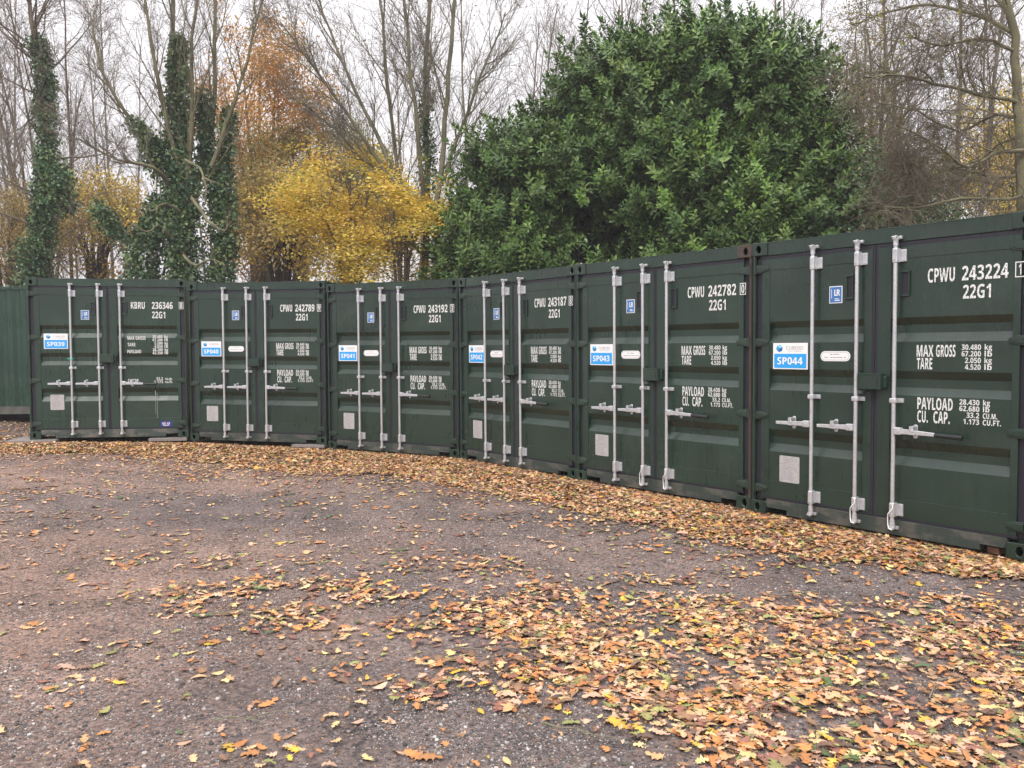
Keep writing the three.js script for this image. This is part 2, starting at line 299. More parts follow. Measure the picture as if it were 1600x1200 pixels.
  G.catch = (x) => join([ext(roundRect(x - .017, x + .017, .846, .958, .016), .008, DZ, .002), bx(x - .019, x + .019, .878, .892, DZ, RZ + .026, .004), bx(x - .020, x + .014, .912, .950, DZ + .01, RZ + .030, .008), bx(x - .012, x + .018, .896, .925, RZ + .016, RZ + .030, .005), knob(x, .944, RZ + .029, .006, .004), knob(x, .862, DZ + .008, .007, .005)]);
  G.grip = new THREE.CylinderGeometry(.0185, .021, .208, 12).rotateZ(Math.PI / 2 - .03).translate(1.864, .888, RZ + .012);
  G.grip = flat(G.grip);
  G.seal = (x) => tubeSeal(x, RZ);
}
function tubeSeal(x, RZ) { return flat(tube([V(x + .01, .292, RZ + .026), V(x + .018, .255, RZ + .032), V(x - .018, .205, RZ + .034), V(x - .027, .165, RZ + .022), V(x - .024, .11, RZ + .022), V(x - .004, .082, RZ + .04), V(x + .022, .078, RZ + .042)], .0045, 26, 5)); }
const put = (k, f) => { const c = {}; return (...a) => c[a.join()] ??= f(...a); };
for (const k of ['casting', 'railTop', 'railBot', 'post', 'backPost', 'hinge', 'vent', 'slot', 'rod', 'bracket', 'guide', 'cam', 'handle', 'catch', 'seal']) G[k] = put(k, G[k]);

const WEIGHTS = { a: ['30.480', '67.200', '2.050', '4.520'], b: ['28.430', '62.680', '33.2', '1.173'] };
function makeContainer(no, code, check, pos, yaw, tilt, o = {}) {
  const t = thing('shipping_container', o.label, 'container', pos, 'row of dark green shipping containers'); t.rotation.set(0, yaw, tilt, 'YXZ');
  const z = DZ + .0012, P = M.paint.clone(), ov = RNG(Number(no.slice(2)) + 9), ox = ov(), oyy = ov(), tn = .72 + .16 * ov(); // every container has its own scuffs
  for (const k of ['map', 'roughnessMap', 'bumpMap']) { P[k] = M.paint[k].clone(); P[k].offset.set(ox, oyy); } P.color.setRGB(tn, tn, tn * (.96 + .08 * ov()));
  part('side_wall', G.sideL, P, t); part('side_wall', G.sideR, P, t); part('roof', G.roof, P, t); part('end_wall', G.end, P, t); part('underfloor', G.floor, M.dark, t);
  for (const x of [.002, W - .062]) part('top_rail', G.railTop(x), P, t);
  for (const x of [.002, W - .052]) part('bottom_rail', G.railBot(x), P, t);
  part('corner_post', G.post(0), P, t); part('corner_post', G.post(1), o.rusty ? M.rust : P, t, o.rusty ? 'rusty brown corner post' : null);
  for (const x of [.002, W - .102]) part('corner_post', G.backPost(x), P, t);
  for (const [x, y, zz, tp, r] of [[0, H - .118, .007, 1, 0], [W - .162, H - .118, .007, 1, 1], [0, 0, .007, 0, 0], [W - .162, 0, .007, 0, 1], [0, H - .118, -D + .178, 1, 0], [W - .162, H - .118, -D + .178, 1, 1], [0, 0, -D + .178, 0, 0], [W - .162, 0, -D + .178, 0, 1]])
    part('corner_casting', G.casting(x, y, zz, tp, r), o.rusty && tp && r && zz > 0 ? M.rust : P, t, o.rusty && tp && r && zz > 0 ? 'rusty upper corner casting' : null);
  part('door_header', G.header, P, t); part('door_sill', G.sill, o.old ? M.paintDusty : M.paintWorn, t, o.old ? 'dusty pale lower door sill' : null);
  for (const s of ['L', 'R']) {
    const d = part('door', G['frame' + s], P, t); part('door_panel', G['panel' + s], P, d); part('gasket', G['gasket' + s], M.gasket, d);
    for (const y of [2.343, 1.643, .944, .243]) part('hinge', G.hinge(y, s === 'R' ? 1 : 0), P, d);
    part('vent', s === 'L' ? G.vent(.958, 1.03) : G.vent(1.436, 1.516), P, d); part('vent_slot', s === 'L' ? G.slot(.958, 1.03) : G.slot(1.436, 1.516), M.gasket, d);
  }
  RODS.forEach((x, i) => {
    const r = part('lock_rod', G.rod(x), M.steel, t);
    part('bracket', G.bracket(x, 2.287, 2.413), M.steel, r); part('bracket', G.bracket(x, .172, .299), M.steel, r); part('rod_guide', G.guide(x), M.steel, r);
    part('cam', G.cam(x, 1), M.steel, r); part('cam', G.cam(x, 0), M.steel, r);
    const dir = i < 2 ? -1 : 1; part('handle', G.handle(x, dir), M.steel, r); part('handle_catch', G.catch(i < 2 ? x - .205 : x + .16), M.steel, r);
    if (i === 2) part('grip', G.grip, M.grip, r);
    if (o.seals && i > 0) part('seal_cable', G.seal(x), M.white, r);
  });
  const lb = part('lock_box', G.lockbox, P, t); part('lock_slot', G.lockslot, M.dark, lb);
  // lettering sprayed on the right door
  const L = (geos) => { for (const g of geos) part('lettering', g, M.letter, t); };
  const old = o.old;
  const [ownr, num] = code.split(' ');
  if (old) { L([text(ownr, 1.576, 1.792, 2.112, 2.222, z), text(num, 1.90, 2.225, 2.112, 2.222, z)], 'white owner code and number'); L([text('22G1', 1.90, 2.106, 1.960, 2.066, z)], 'white size code'); }
  else { L([text(ownr, 1.657, 1.866, 2.113, 2.223, z), text(num, 1.918, 2.252, 2.113, 2.223, z)], 'white owner code and number'); L([text('22G1', 1.928, 2.131, 1.971, 2.076, z)], 'white size code'); }
  const cz = old ? [2.322, 2.392] : [2.262, 2.33].map(v => v + .034), zz = cz[1] > 2.33 ? -.0035 : z;
  const cb = join([bx(cz[0], cz[1], 2.111, 2.118, DZ - .001, z, 0), bx(cz[0], cz[1], 2.219, 2.226, DZ - .001, z, 0), bx(cz[0], cz[0] + .006, 2.118, 2.219, DZ - .001, z, 0), bx(cz[1] - .006, cz[1], 2.118, 2.219, DZ - .001, z, 0)]);
  const fw = old ? bx(cz[0] + .006, cz[1] - .006, 2.118, 2.219, DZ - .001, z, 0) : null;
  const chk = part('check_digit', cb, M.letter, t, 'white boxed check digit');
  part('digit', text(check, cz[0] + (check === '1' ? .024 : .016), cz[1] - (check === '1' ? .026 : .016), 2.128, 2.210, z + .001), M.letter, chk);
  const wz = DZ - .005 + .0012;
  if (old) {
    L([text('MAX GROSS', 1.512, 1.793, 1.608, 1.664, wz), text('TARE', 1.510, 1.632, 1.500, 1.556, wz), text('PAYLOAD', 1.507, 1.72, 1.388, 1.444, wz), text('CU.CAP.', 1.507, 1.682, .912, .966, wz)], 'white weight captions');
    const n = []; ['30.480', '67.200', '2.200', '4.850', '28.280', '62.350'].forEach((s, i) => { const y = 1.638 - i * .0535; n.push(text(s, s.length > 5 ? 1.90 : 1.926, 2.056, y, y + .044, wz), text(i % 2 ? 'lb' : 'kg', 2.086, 2.140, y, y + .044, wz)); });
    n.push(text('33.2', 1.945, 2.05, .948, .992, wz), text('cu.m.', 2.085, 2.198, .950, .990, wz), text('1.173', 1.912, 2.05, .896, .940, wz), text('cu.ft.', 2.085, 2.20, .898, .938, wz)); L(n, 'white weight figures');
  } else {
    L([text('MAX', 1.574, 1.708, 1.517, 1.611, wz), text('GROSS', 1.728, 1.878, 1.517, 1.611, wz), text('TARE', 1.576, 1.700, 1.415, 1.506, wz), text('PAYLOAD', 1.586, 1.864, 1.088, 1.184, wz), text('CU.', 1.587, 1.672, .982, 1.076, wz), text('CAP.', 1.716, 1.843, .982, 1.076, wz)], 'white weight captions');
    const n = []; WEIGHTS.a.forEach((s, i) => { const y = 1.572 - i * .0515; n.push(text(s, s.length > 5 ? 1.924 : 1.950, 2.066, y, y + .041, wz), text(i % 2 ? 'lb' : 'kg', 2.092, 2.145, y, y + .041, wz)); });
    WEIGHTS.b.forEach((s, i) => { const y = 1.142 - i * .0505; n.push(text(s, [1.914, 1.914, 1.968, 1.945][i], 2.062, y, y + .041, wz), text(['kg', 'lb', 'CU.M.', 'CU.FT.'][i], 2.088, [2.138, 2.134, 2.19, 2.218][i], y, y + .041, wz)); });
    L(n, 'white weight figures');
  }
  // unit sign on the left door
  const oy = o.old ? .065 : 0, X = old ? .012 : 0, sz = DZ + .002;
  const sg = part('unit_sign', join([bx(.228 + X, .591 + X, 1.393 + oy, 1.637 + oy, DZ - .005, sz, .002)]), M.white, t, 'white and blue sign with the unit number');
  part('blue_panel', join([bx(.241 + X, .578 + X, 1.404 + oy, 1.537 + oy, DZ, sz + .001, 0)]), M.blue, sg);
  part('lettering', text(no, .276 + X, .541 + X, 1.438 + oy, 1.505 + oy, sz + .0022), M.white, sg);
  part('small_lettering', mergeGeometries([text('CUBOID', .368 + X, .545 + X, 1.576 + oy, 1.607 + oy, sz + .0012, fontR), text('SELF STORAGE', .392 + X, .528 + X, 1.557 + oy, 1.566 + oy, sz + .0012, fontR)]), M.grey, sg);
  const cx = .298 + X, cy = 1.588 + oy, R = .036, hx = (i) => [cx + R * Math.sin(i * Math.PI / 3 + .25), cy + R * Math.cos(i * Math.PI / 3 + .25), sz + .0012], q = [cx, cy, sz + .0012];
  part('emblem', quads([[hx(0), hx(5), q, hx(1)]]), M.logoLight, sg); part('emblem', quads([[hx(5), hx(4), hx(3), q]]), M.logo, sg); part('emblem', quads([[q, hx(3), hx(2), hx(1)]]), M.logoDark, sg);
  // classification label, oval sticker, data plate
  const ly = old ? -.053 : 0, lr = part('label_sticker', join([bx(.796 + X, .920 + X, 1.984 + ly, 2.135 + ly, DZ - .006, DZ - .002, .0015)]), M.white, t, 'blue and white inspection label');
  part('print', join([bx(.803 + X, .913 + X, 1.991 + ly, 2.128 + ly, DZ - .004, DZ - .001, 0)]), M.lrblue, lr);
  part('lettering', mergeGeometries([text('L', .845 + X, .870 + X, 2.050 + ly, 2.105 + ly, DZ), text('R', .868 + X, .900 + X, 2.050 + ly, 2.105 + ly, DZ)].concat([bx(.817 + X, .821 + X, 2.03 + ly, 2.11 + ly, DZ - .001, DZ, 0), bx(.85 + X, .90 + X, 2.006 + ly, 2.013 + ly, DZ - .001, DZ, 0), bx(.85 + X, .885 + X, 2.020 + ly, 2.026 + ly, DZ - .001, DZ, 0)].map(g => { const f = g.toNonIndexed ? g : g; return f; })).map(flat)), M.white, lr);
  if (!old) {
    const os = part('oval_sticker', join([ext(roundRect(.717, .999, 1.473, 1.560, .043), .004, DZ - .006, .001)]), M.white, t, 'white oval sticker');
    const ln = []; const r = RNG(Number(no.slice(2)));
    for (const [y, a, b] of [[1.529, .81, .90], [1.502, .755, .955]]) for (let x = a; x < b;) { const w = .008 + .014 * r(); ln.push(bx(x, x + w, y, y + .008, DZ - .003, DZ - .0015, 0)); x += w + .004 + (r() > .8 ? .012 : 0); }
    const ring = roundRect(.726, .990, 1.482, 1.551, .034); ring.holes.push(roundRect(.7285, .9875, 1.4845, 1.5485, .0315)); ln.push(new THREE.ShapeGeometry(ring).translate(0, 0, DZ - .0012));
    part('print', join(ln), M.grey, os);
  }
  const py = old ? .14 : 0, pl = part('data_plate', join([ext(roundRect(.304 + X, .512 + X, .331 + py, .577 + py, .008), .005, DZ - .006, .001), ...[[.31, .34], [.506, .34], [.31, .57], [.506, .57], [.408, .57], [.31, .49], [.506, .49]].map(([a, b]) => knob(a + X, b + py, DZ - .002, .004, .003))]), M.plate, t, 'grey metal data plate');
  const ln = []; { const r = RNG(Number(no.slice(2)) + 50); for (let i = 0; i < 15; i++) { const y = .560 - i * .0145; if (i === 5) continue; const a = i < 4 ? .345 : .322; ln.push(bx(a + X, a + (i < 4 ? .12 : .16) * (.7 + .3 * r()) + X, y + py, y + .004 + py, DZ - .002, DZ - .0002, 0)); } }
  part('print', join(ln), M.grey, pl);
  return t;
}
const ORD = ['first and leftmost', 'second from the left', 'third from the left', 'fourth from the left', 'second from the right', 'rightmost'];
const SPEC = [
  ['SP039', 'KBRU 236346', '8', [-7.7714, .156, -13.1166], .1455, -.0076, { old: true }],
  ['SP040', 'CPWU 242789', '9', [-5.331, .0817, -13.4826], -.226, -.0074, {}],
  ['SP041', 'CPWU 243192', '3', [-2.9243, .0021, -12.9427], -.4897, -.0026, {}],
  ['SP042', 'CPWU 243187', '8', [-.7547, -.0108, -11.7786], -.8865, .0032, {}],
  ['SP043', 'CPWU 242782', '0', [.7794, -.0051, -9.8511], -.8746, .0031, { seals: true, rusty: true }],
  ['SP044', 'CPWU 243224', '1', [2.3286, -.0021, -7.9137], -.903, .003, { seals: true }]];
const boxes = SPEC.map((s, i) => makeContainer(s[0], s[1], s[2], s[3], s[4], s[5], { ...s[6], label: `dark green shipping container with sign ${s[0]}, ${ORD[i]} of the row` }));
const inBox = (i, x, y, z) => { boxes[i].updateMatrixWorld(true); return V(x, y, z).applyMatrix4(boxes[i].matrixWorld); };
{ // marks found only on the leftmost container
  const t = boxes[0];
  const g = part('sticker', join([bx(2.0, 2.182, .178, .272, DZ - .002, DZ + .001, 0)]), M.navy, t, 'small navy sticker with white letters low on the right door');
  part('lettering', mergeGeometries([text('GD', 2.028, 2.088, .214, .248, DZ + .002), text('O', 2.108, 2.146, .214, .248, DZ + .002)].concat(bx(2.04, 2.135, .196, .204, DZ + .0005, DZ + .002, 0)).map(flat)), M.white, g);
  part('lettering', text('K', 2.084, 2.112, .212, .25, DZ + .0026), M.red, g);
  part('paint_drip', join([bx(1.925, 1.929, .39, .77, DZ - .006, DZ - .004, 0), bx(1.952, 1.957, .24, .74, DZ - .006, DZ - .004, 0), bx(1.930, 1.935, .70, .78, DZ - .006, DZ - .004, 0)]), std({ color: rgb(.35, .37, .35), roughness: .8 }), t, 'thin pale paint drips');
  const k = part('cable_tie', join([new THREE.TorusGeometry(.0195, .005, 6, 16).rotateX(Math.PI / 2).translate(0, 0, 0), bx(-.05, -.012, -.007, .007, .01, .022, .002), bx(.012, .04, -.006, .006, .008, .018, .002)]), M.tie, scene);
  k.name = 'cable_tie'; k.position.copy(inBox(0, RODS[0], 1.30, .0426)); k.rotation.y = .1455; tag(k, 'bright green plastic tie round the left lock rod of container SP039', 'cable tie');
}
{ // plain green container standing sideways behind the row on the far left
  const t = thing('shipping_container', 'plain mid green container side wall at the far left edge, raised on blocks', 'container', [-14.45, .30, -16.35]);
  const L = 6.058, P = M.paintPlain;
  part('side_wall', flat(G.corr(L - .2, 0, .14, 2.5).rotateY(-Math.PI / 2).translate(.1, 0, -.04)), P, t);
  part('side_wall', flat(G.corr(L - .2, 0, .14, 2.5).rotateY(-Math.PI / 2).translate(.1, 0, -2.4)), P, t);
  part('end_wall', join([bx(.01, .05, .14, 2.5, -2.4, -.04)]), P, t); part('end_wall', join([bx(L - .05, L - .01, .14, 2.5, -2.4, -.04)]), P, t);
  part('roof', join([bx(.02, L - .02, 2.49, 2.53, -2.4, -.03)]), P, t);
  part('top_rail', join([bx(.16, L - .16, 2.48, 2.545, -.07, -.004, .006)]), P, t); part('bottom_rail', join([bx(.16, L - .16, 0, .15, -.08, .004, .006)]), M.wood, t, 'worn grey bottom rail'); part('underfloor', join([bx(.1, L - .1, .1, .14, -2.4, -.09, 0)]), M.dark, t);
  for (const x of [0, L - .16]) for (const z of [-.16, -2.44]) { part('corner_post', join([bx(x + .005, x + .155, .118, 2.45, z, z + .155)]), P, t); part('corner_casting', G.casting(x, 0, z + .163, 0, 0), P, t); part('corner_casting', G.casting(x, 2.44, z + .163, 1, 0), P, t); }
  const b1 = thing('support_block', 'dark block under the right end of the plain green container', 'block', [-8.7, 0, -16.5]); part('block', join([bx(-.2, .2, .12, .298, -.2, .1, .01)]), M.wood, b1);
}
function slab(name, i, x0, x1, z0, z1, h, label) { // paving slabs packed under the corners
  const g = new THREE.Group(); g.name = numbered(name); scene.add(g); const c = inBox(i, (x0 + x1) / 2, 0, (z0 + z1) / 2); g.position.set(c.x, c.y - h - .003, c.z); g.rotation.y = SPEC[i][4]; tag(g, label, 'paving slab', 'slabs packed under the container corners');
  const w = (x1 - x0) / 2, d = (z1 - z0) / 2; part('slab', join([bx(-w, w, 0, h - .002, -d, d, .008)]), M.slab, g);
}
slab('paving_slab', 0, -.32, .42, -.5, .10, .05, 'pale paving slab under the left front corner of container SP039');
slab('paving_slab', 0, 1.82, 2.42, -.5, .05, .055, 'pale paving slab under the right front corner of container SP039');
slab('paving_slab', 1, 1.86, 2.42, -.5, .06, .05, 'pale paving slab under the right front corner of container SP040');
{ const b = thing('brick', 'half red brick lying in the notch under the right end of container SP044', 'brick', [0, 0, 0]); const c = inBox(5, 2.17, 0, -.12); b.position.set(c.x, -.005, c.z); b.rotation.y = .4; part('brick_block', join([bx(-.055, .055, 0, .055, -.05, .05, .008)]), M.brick, b); }

// ---------------------------------------------------------------- vegetation: generators
class Wood { // collects tapered limbs into one geometry
  constructor() { this.p = []; this.n = []; this.uv = []; this.ix = []; }
  limb(pts, radii, k) {
    const base = this.p.length / 3, T = V(), N = V(), B = V(); let len = 0;
    for (let i = 0; i < pts.length; i++) {
      T.copy(pts[Math.min(i + 1, pts.length - 1)]).sub(pts[Math.max(i - 1, 0)]).normalize();
      if (i === 0) { N.set(Math.abs(T.y) < .9 ? 0 : 1, Math.abs(T.y) < .9 ? 1 : 0, 0).cross(T).normalize(); } else { N.addScaledVector(T, -N.dot(T)).normalize(); len += pts[i].distanceTo(pts[i - 1]); }
      B.crossVectors(T, N);
      for (let j = 0; j < k; j++) { const a = j / k * Math.PI * 2, c = Math.cos(a), s = Math.sin(a), x = N.x * c + B.x * s, y = N.y * c + B.y * s, z = N.z * c + B.z * s; this.p.push(pts[i].x + x * radii[i], pts[i].y + y * radii[i], pts[i].z + z * radii[i]); this.n.push(x, y, z); this.uv.push(j / k, len); }
    }
    for (let i = 0; i + 1 < pts.length; i++) for (let j = 0; j < k; j++) { const a = base + i * k + j, b = base + i * k + (j + 1) % k; this.ix.push(a, b, a + k, b, b + k, a + k); }
  }
  geo() { const g = new THREE.BufferGeometry(); g.setAttribute('position', new THREE.Float32BufferAttribute(this.p, 3)); g.setAttribute('normal', new THREE.Float32BufferAttribute(this.n, 3)); g.setAttribute('uv', new THREE.Float32BufferAttribute(this.uv, 2)); g.setIndex(this.ix); return g; }
}
// grows side branches from a limb. o: per level { n, ang, len, up, seg, wig }
// a spray of fine twigs, 1 m long along +y
function sprayGeo(seed, wig, n) {
  const r = RNG(seed), w = new Wood();
  const go = (s, d, len, rad, lv) => { const P = [s.clone()], R = [rad], c = s.clone(), q = d.clone(), sg = lv === 0 ? 5 : 3; for (let k = 1; k <= sg; k++) { q.add(rdir(r).multiplyScalar(wig)).add(V(0, .05, 0)).normalize(); c.addScaledVector(q, len / sg); P.push(c.clone()); R.push(Math.max(.0024, rad * (1 - .75 * k / sg))); } w.limb(P, R, 3);
    if (lv < 2) for (let k = 0; k < (lv ? 2 : n); k++) { const t = .12 + .85 * (k + r()) / (lv ? 2 : n), f = t * sg, i = Math.min(sg - 1, Math.floor(f)), b = P[i].clone().lerp(P[i + 1], f - i), e = P[i + 1].clone().sub(P[i]).normalize().multiplyScalar(.75).add(rdir(r).multiplyScalar(.75)).normalize(); go(b, e, len * (lv ? .4 : .45) * (.6 + .6 * r()), rad * .6, lv + 1); } };
  go(V(0, 0, 0), V(0, 1, 0), 1, .0075, 0); return w.geo();
}
const rdir = (r) => { const z = r() * 2 - 1, a = r() * 6.2832, q = Math.sqrt(1 - z * z); return V(q * Math.cos(a), z, q * Math.sin(a)); };
const SPRAY = [sprayGeo(5, .2, 4), sprayGeo(6, .5, 5)];
function grow(out, r, pts, radii, level, o, tips, sprays) {
  const L = o[level]; if (!L) return;
  let total = 0; for (let i = 1; i < pts.length; i++) total += pts[i].distanceTo(pts[i - 1]);
  const n = Math.round(L.n * (L.perM ? total : 1) * (.8 + .4 * r()));
  for (let q = 0; q < n; q++) {
    const t = lerp(L.from ?? .25, 1, (q + r()) / n), f = t * (pts.length - 1), i = Math.min(Math.floor(f), pts.length - 2), w = f - i;
    const s = pts[i].clone().lerp(pts[i + 1], w), T = pts[i + 1].clone().sub(pts[i]).normalize(), rad = lerp(radii[i], radii[i + 1], w);
    const ref = Math.abs(T.y) < .95 ? V(0, 1, 0) : V(1, 0, 0), N = ref.cross(T).normalize(), B = T.clone().cross(N), az = r() * Math.PI * 2, an = L.ang * (.7 + .6 * r());
    const d = T.clone().multiplyScalar(Math.cos(an)).addScaledVector(N, Math.sin(an) * Math.cos(az)).addScaledVector(B, Math.sin(an) * Math.sin(az)).normalize();
    if (L.bias) d.add(L.bias).normalize();
    const len = L.len * (.55 + .7 * r()) * (L.abs ? 1 : lerp(1, .45, t)) * (L.abs ? 1 : total), seg = L.seg, P = [s], R = [Math.min(rad * .75, L.r)], c = s.clone();
    for (let k = 1; k <= seg; k++) { d.x += (r() - .5) * L.wig; d.y += (r() - .5) * L.wig + L.up / seg; d.z += (r() - .5) * L.wig; d.normalize(); c.addScaledVector(d, len / seg); P.push(c.clone()); R.push(Math.max(R[0] * (1 - .85 * k / seg), L.rmin ?? .003)); }
    out[Math.min(level, out.length - 1)].limb(P, R, L.k ?? 3);
    if (o[level + 1]) grow(out, r, P, R, level + 1, o, tips, sprays);
    else { // last built level: sprays of twigs along it, and places where leaves can hang
      const m = L.sp ?? 5; for (let k = 0; k < m; k++) { const f2 = (.15 + .85 * (k + r()) / m) * seg, a = Math.min(seg - 1, Math.floor(f2)), b = P[a].clone().lerp(P[a + 1], f2 - a), e = P[a + 1].clone().sub(P[a]).normalize().add(rdir(r).multiplyScalar(L.spread ?? .7)); e.y += L.lift ?? .2; e.normalize(); const sl = (L.sl ?? .9) * (.55 + .8 * r()); if (r() < (L.pr ?? 1)) sprays.push({ p: b, dir: e, spin: r() * 6.28, s: sl }); for (const q of [.25, .6, .95]) tips.push(b.clone().addScaledVector(e, sl * q).add(rdir(r).multiplyScalar(.12 * sl))); }
    }
  }
}
function stem(pts, r0, r1, sub = 3) { const c = new THREE.CatmullRomCurve3(pts), n = (pts.length - 1) * sub, P = c.getPoints(n); return [P, P.map((_, i) => lerp(r0, r1, i / n))]; }
// leaf clusters
function leafGeo(list) { // list of {o, d, n, l, w, bend}
  const p = [], nn = [];
  for (const { o, d, n, l, w, bend = 0 } of list) {
    const s = d.clone().cross(n).normalize(), up = s.clone().cross(d).normalize();
    const pt = (a, b, c) => o.clone().addScaledVector(d, a * l).addScaledVector(s, b * w).addScaledVector(up, c * l);
    const A = pt(0, 0, 0), T = pt(1, 0, -bend), m1 = pt(.35, -.5, .06), m2 = pt(.35, .5, .06), q1 = pt(.7, -.4, .04 - bend * .5), q2 = pt(.7, .4, .04 - bend * .5), M1 = pt(.5, 0, -bend * .2);
    for (const tri of [[A, m2, M1], [A, M1, m1], [m1, M1, q1], [m2, q2, M1], [q1, M1, T], [M1, q2, T]]) { const nrm = tri[1].clone().sub(tri[0]).cross(tri[2].clone().sub(tri[0])).normalize(); for (const v of tri) { p.push(v.x, v.y, v.z); nn.push(nrm.x, nrm.y, nrm.z); } }
  }
  const g = new THREE.BufferGeometry(); g.setAttribute('position', new THREE.Float32BufferAttribute(p, 3)); g.setAttribute('normal', new THREE.Float32BufferAttribute(nn, 3)); return g;
}
function clusterRandom(seed, n, R, l, w) { const r = RNG(seed), a = []; for (let i = 0; i < n; i++) { const d = rdir(r); d.y -= .25; a.push({ o: rdir(r).multiplyScalar(R * Math.cbrt(r())), d: d.normalize(), n: rdir(r).add(V(0, .8, .3)).normalize(), l: l * (.7 + .6 * r()), w: w * (.7 + .6 * r()), bend: .15 * r() }); } return leafGeo(a); }
function clusterShoot(seed, n, len, l, w) { // whorled shoot along +y
  const r = RNG(seed), a = []; for (let i = 0; i < n; i++) { const t = i / (n - 1), az = i * 2.4 + r() * .6, el = lerp(.05, 1.1, t) + (r() - .5) * .4, d = V(Math.cos(az) * Math.cos(el), Math.sin(el), Math.sin(az) * Math.cos(el)); a.push({ o: V(0, len * t, 0), d, n: V(0, 1, 0).addScaledVector(d, -.2).add(rdir(r).multiplyScalar(.25)), l: l * (.75 + .5 * r()), w: w * (.8 + .4 * r()), bend: .12 * r() }); } return leafGeo(a);
}
const leafMat = (rough = .55, tr = .3) => new THREE.MeshPhysicalMaterial({ color: 0xffffff, roughness: rough, side: THREE.DoubleSide, transmission: tr, thickness: 0, specularIntensity: .6 });
const LM = { gloss: leafMat(.32, .12), dull: leafMat(.75, .4), dry: new THREE.MeshStandardMaterial({ color: 0xffffff, vertexColors: true, roughness: .75, side: THREE.DoubleSide }) };
const Y = V(0, 1, 0);
function scatter(name, geo, mat, parent, items, kind = 'stuff') { // items: {p, q|dir, s, c}
  const m = new THREE.InstancedMesh(geo, mat, items.length), M4 = new THREE.Matrix4(), Q = new THREE.Quaternion(), S = V();
  items.forEach((it, i) => { if (it.q) Q.copy(it.q); else Q.setFromUnitVectors(Y, it.dir).multiply(new THREE.Quaternion().setFromAxisAngle(Y, it.spin ?? 0)); S.setScalar(it.s); if (it.sy) S.y *= it.sy; M4.compose(it.p, Q, S); m.setMatrixAt(i, M4); m.setColorAt(i, it.c); });
  m.name = name; m.castShadow = m.receiveShadow = true; m.userData.kind = kind; (parent ?? scene).add(m); return m;
}
const tint = (r, pal, j = .2) => { const c = pal[Math.floor(r() * pal.length)], k = 1 - j + 2 * j * r(), h = (r() - .5) * j * .5; return rgb(c[0] * k * (1 + h), c[1] * k, c[2] * k * (1 - h)); };
const bark = (r, g, b) => std({ color: rgb(r, g, b), map: barkMap, roughness: .95 });
const BK = { grey: bark(.38, .32, .26), green: bark(.36, .32, .19), brown: bark(.31, .24, .175), lilac: bark(.40, .325, .28), dark: bark(.14, .11, .085), moss: bark(.34, .31, .20) };
const CL = { small: clusterRandom(11, 12, .24, .065, .036), ivy: clusterRandom(12, 14, .2, .078, .064), maple: clusterRandom(13, 15, .27, .075, .065), oak: clusterRandom(14, 15, .27, .075, .042), laurel: clusterShoot(15, 10, .19, .128, .054), sparse: clusterRandom(16, 4, .25, .06, .04) };
const PAL = {
  laurel: [[.105, .185, .050], [.14, .23, .060], [.085, .15, .045], [.175, .26, .080], [.11, .19, .058]], laurelNew: [[.22, .34, .07], [.18, .30, .07]],
  ivy: [[.085, .16, .068], [.12, .20, .078], [.06, .12, .058], [.17, .235, .095]],
  yellow: [[.78, .56, .07], [.74, .58, .10], [.58, .53, .12], [.82, .64, .13], [.70, .48, .08]], orange: [[.62, .32, .07], [.58, .32, .09], [.50, .32, .09], [.66, .38, .10]],
  olive: [[.26, .25, .08], [.32, .28, .08], [.20, .22, .08], [.38, .30, .09]], ochre: [[.48, .34, .12], [.42, .32, .12], [.54, .38, .12], [.34, .29, .12]], red: [[.28, .09, .06], [.22, .08, .06]], purple: [[.12, .085, .085], [.15, .10, .09]], lime: [[.30, .32, .10], [.24, .28, .09]],
};
function baseAt(u, d, v = 440) { const p = at(u, v, d); p.y = 0; return p; }
// a tree from explicit stems (world points) relative to its foot
function tree(name, label, foot, stems, levels, mats, seed, opt = {}) {
  const t = thing(name, label, opt.category ?? 'tree', [foot.x, foot.y, foot.z], opt.group), r = RNG(seed);
  const trunk = new Wood(), br = [new Wood(), new Wood()], tips = [], sprays = [];
  for (const s of stems) {
    const P0 = s.p.map(p => p.clone().sub(foot)); const [P, R] = stem(P0, s.r0, s.r1);
    for (let i = 1; i < P.length; i++) { P[i].x += (r() - .5) * .06; P[i].z += (r() - .5) * .1; }
    trunk.limb(P, R, 8); grow(br, r, P, R, 0, s.levels ?? levels, tips, sprays);
  }
  part('trunk', trunk.geo(), mats[0], t); if (br[0].p.length) part('branches', br[0].geo(), mats[0], t);
  if (br[1].p.length) part('small_branches', br[1].geo(), mats[0], t).userData.kind = 'stuff';
  for (const sp of sprays) { const k = .85 + .3 * r(); sp.c = rgb(k, k * (.97 + .06 * r()), k); }
  if (sprays.length) scatter('twigs', SPRAY[opt.gnarled ? 1 : 0], mats[1] ?? mats[0], t, sprays);
  if (opt.leaves) for (const lf of opt.leaves) { const it = []; for (const p of tips) { if (lf.where && !lf.where(p.clone().add(foot))) continue; if (r() > lf.dens) continue; it.push({ p: p.clone().add(rdir(r).multiplyScalar(lf.j ?? .12)), q: lf.flat ? new THREE.Quaternion().setFromEuler(new THREE.Euler((r() - .5) * .7, r() * 6.28, (r() - .5) * .7, 'YXZ')) : new THREE.Quaternion().setFromAxisAngle(rdir(r), r() * 6.28), sy: lf.flat, s: (lf.s ?? 1) * (.7 + .6 * r()), c: tint(r, lf.pal) }); } if (it.length) scatter('foliage', lf.geo, lf.mat, t, it); }
  return t;
}
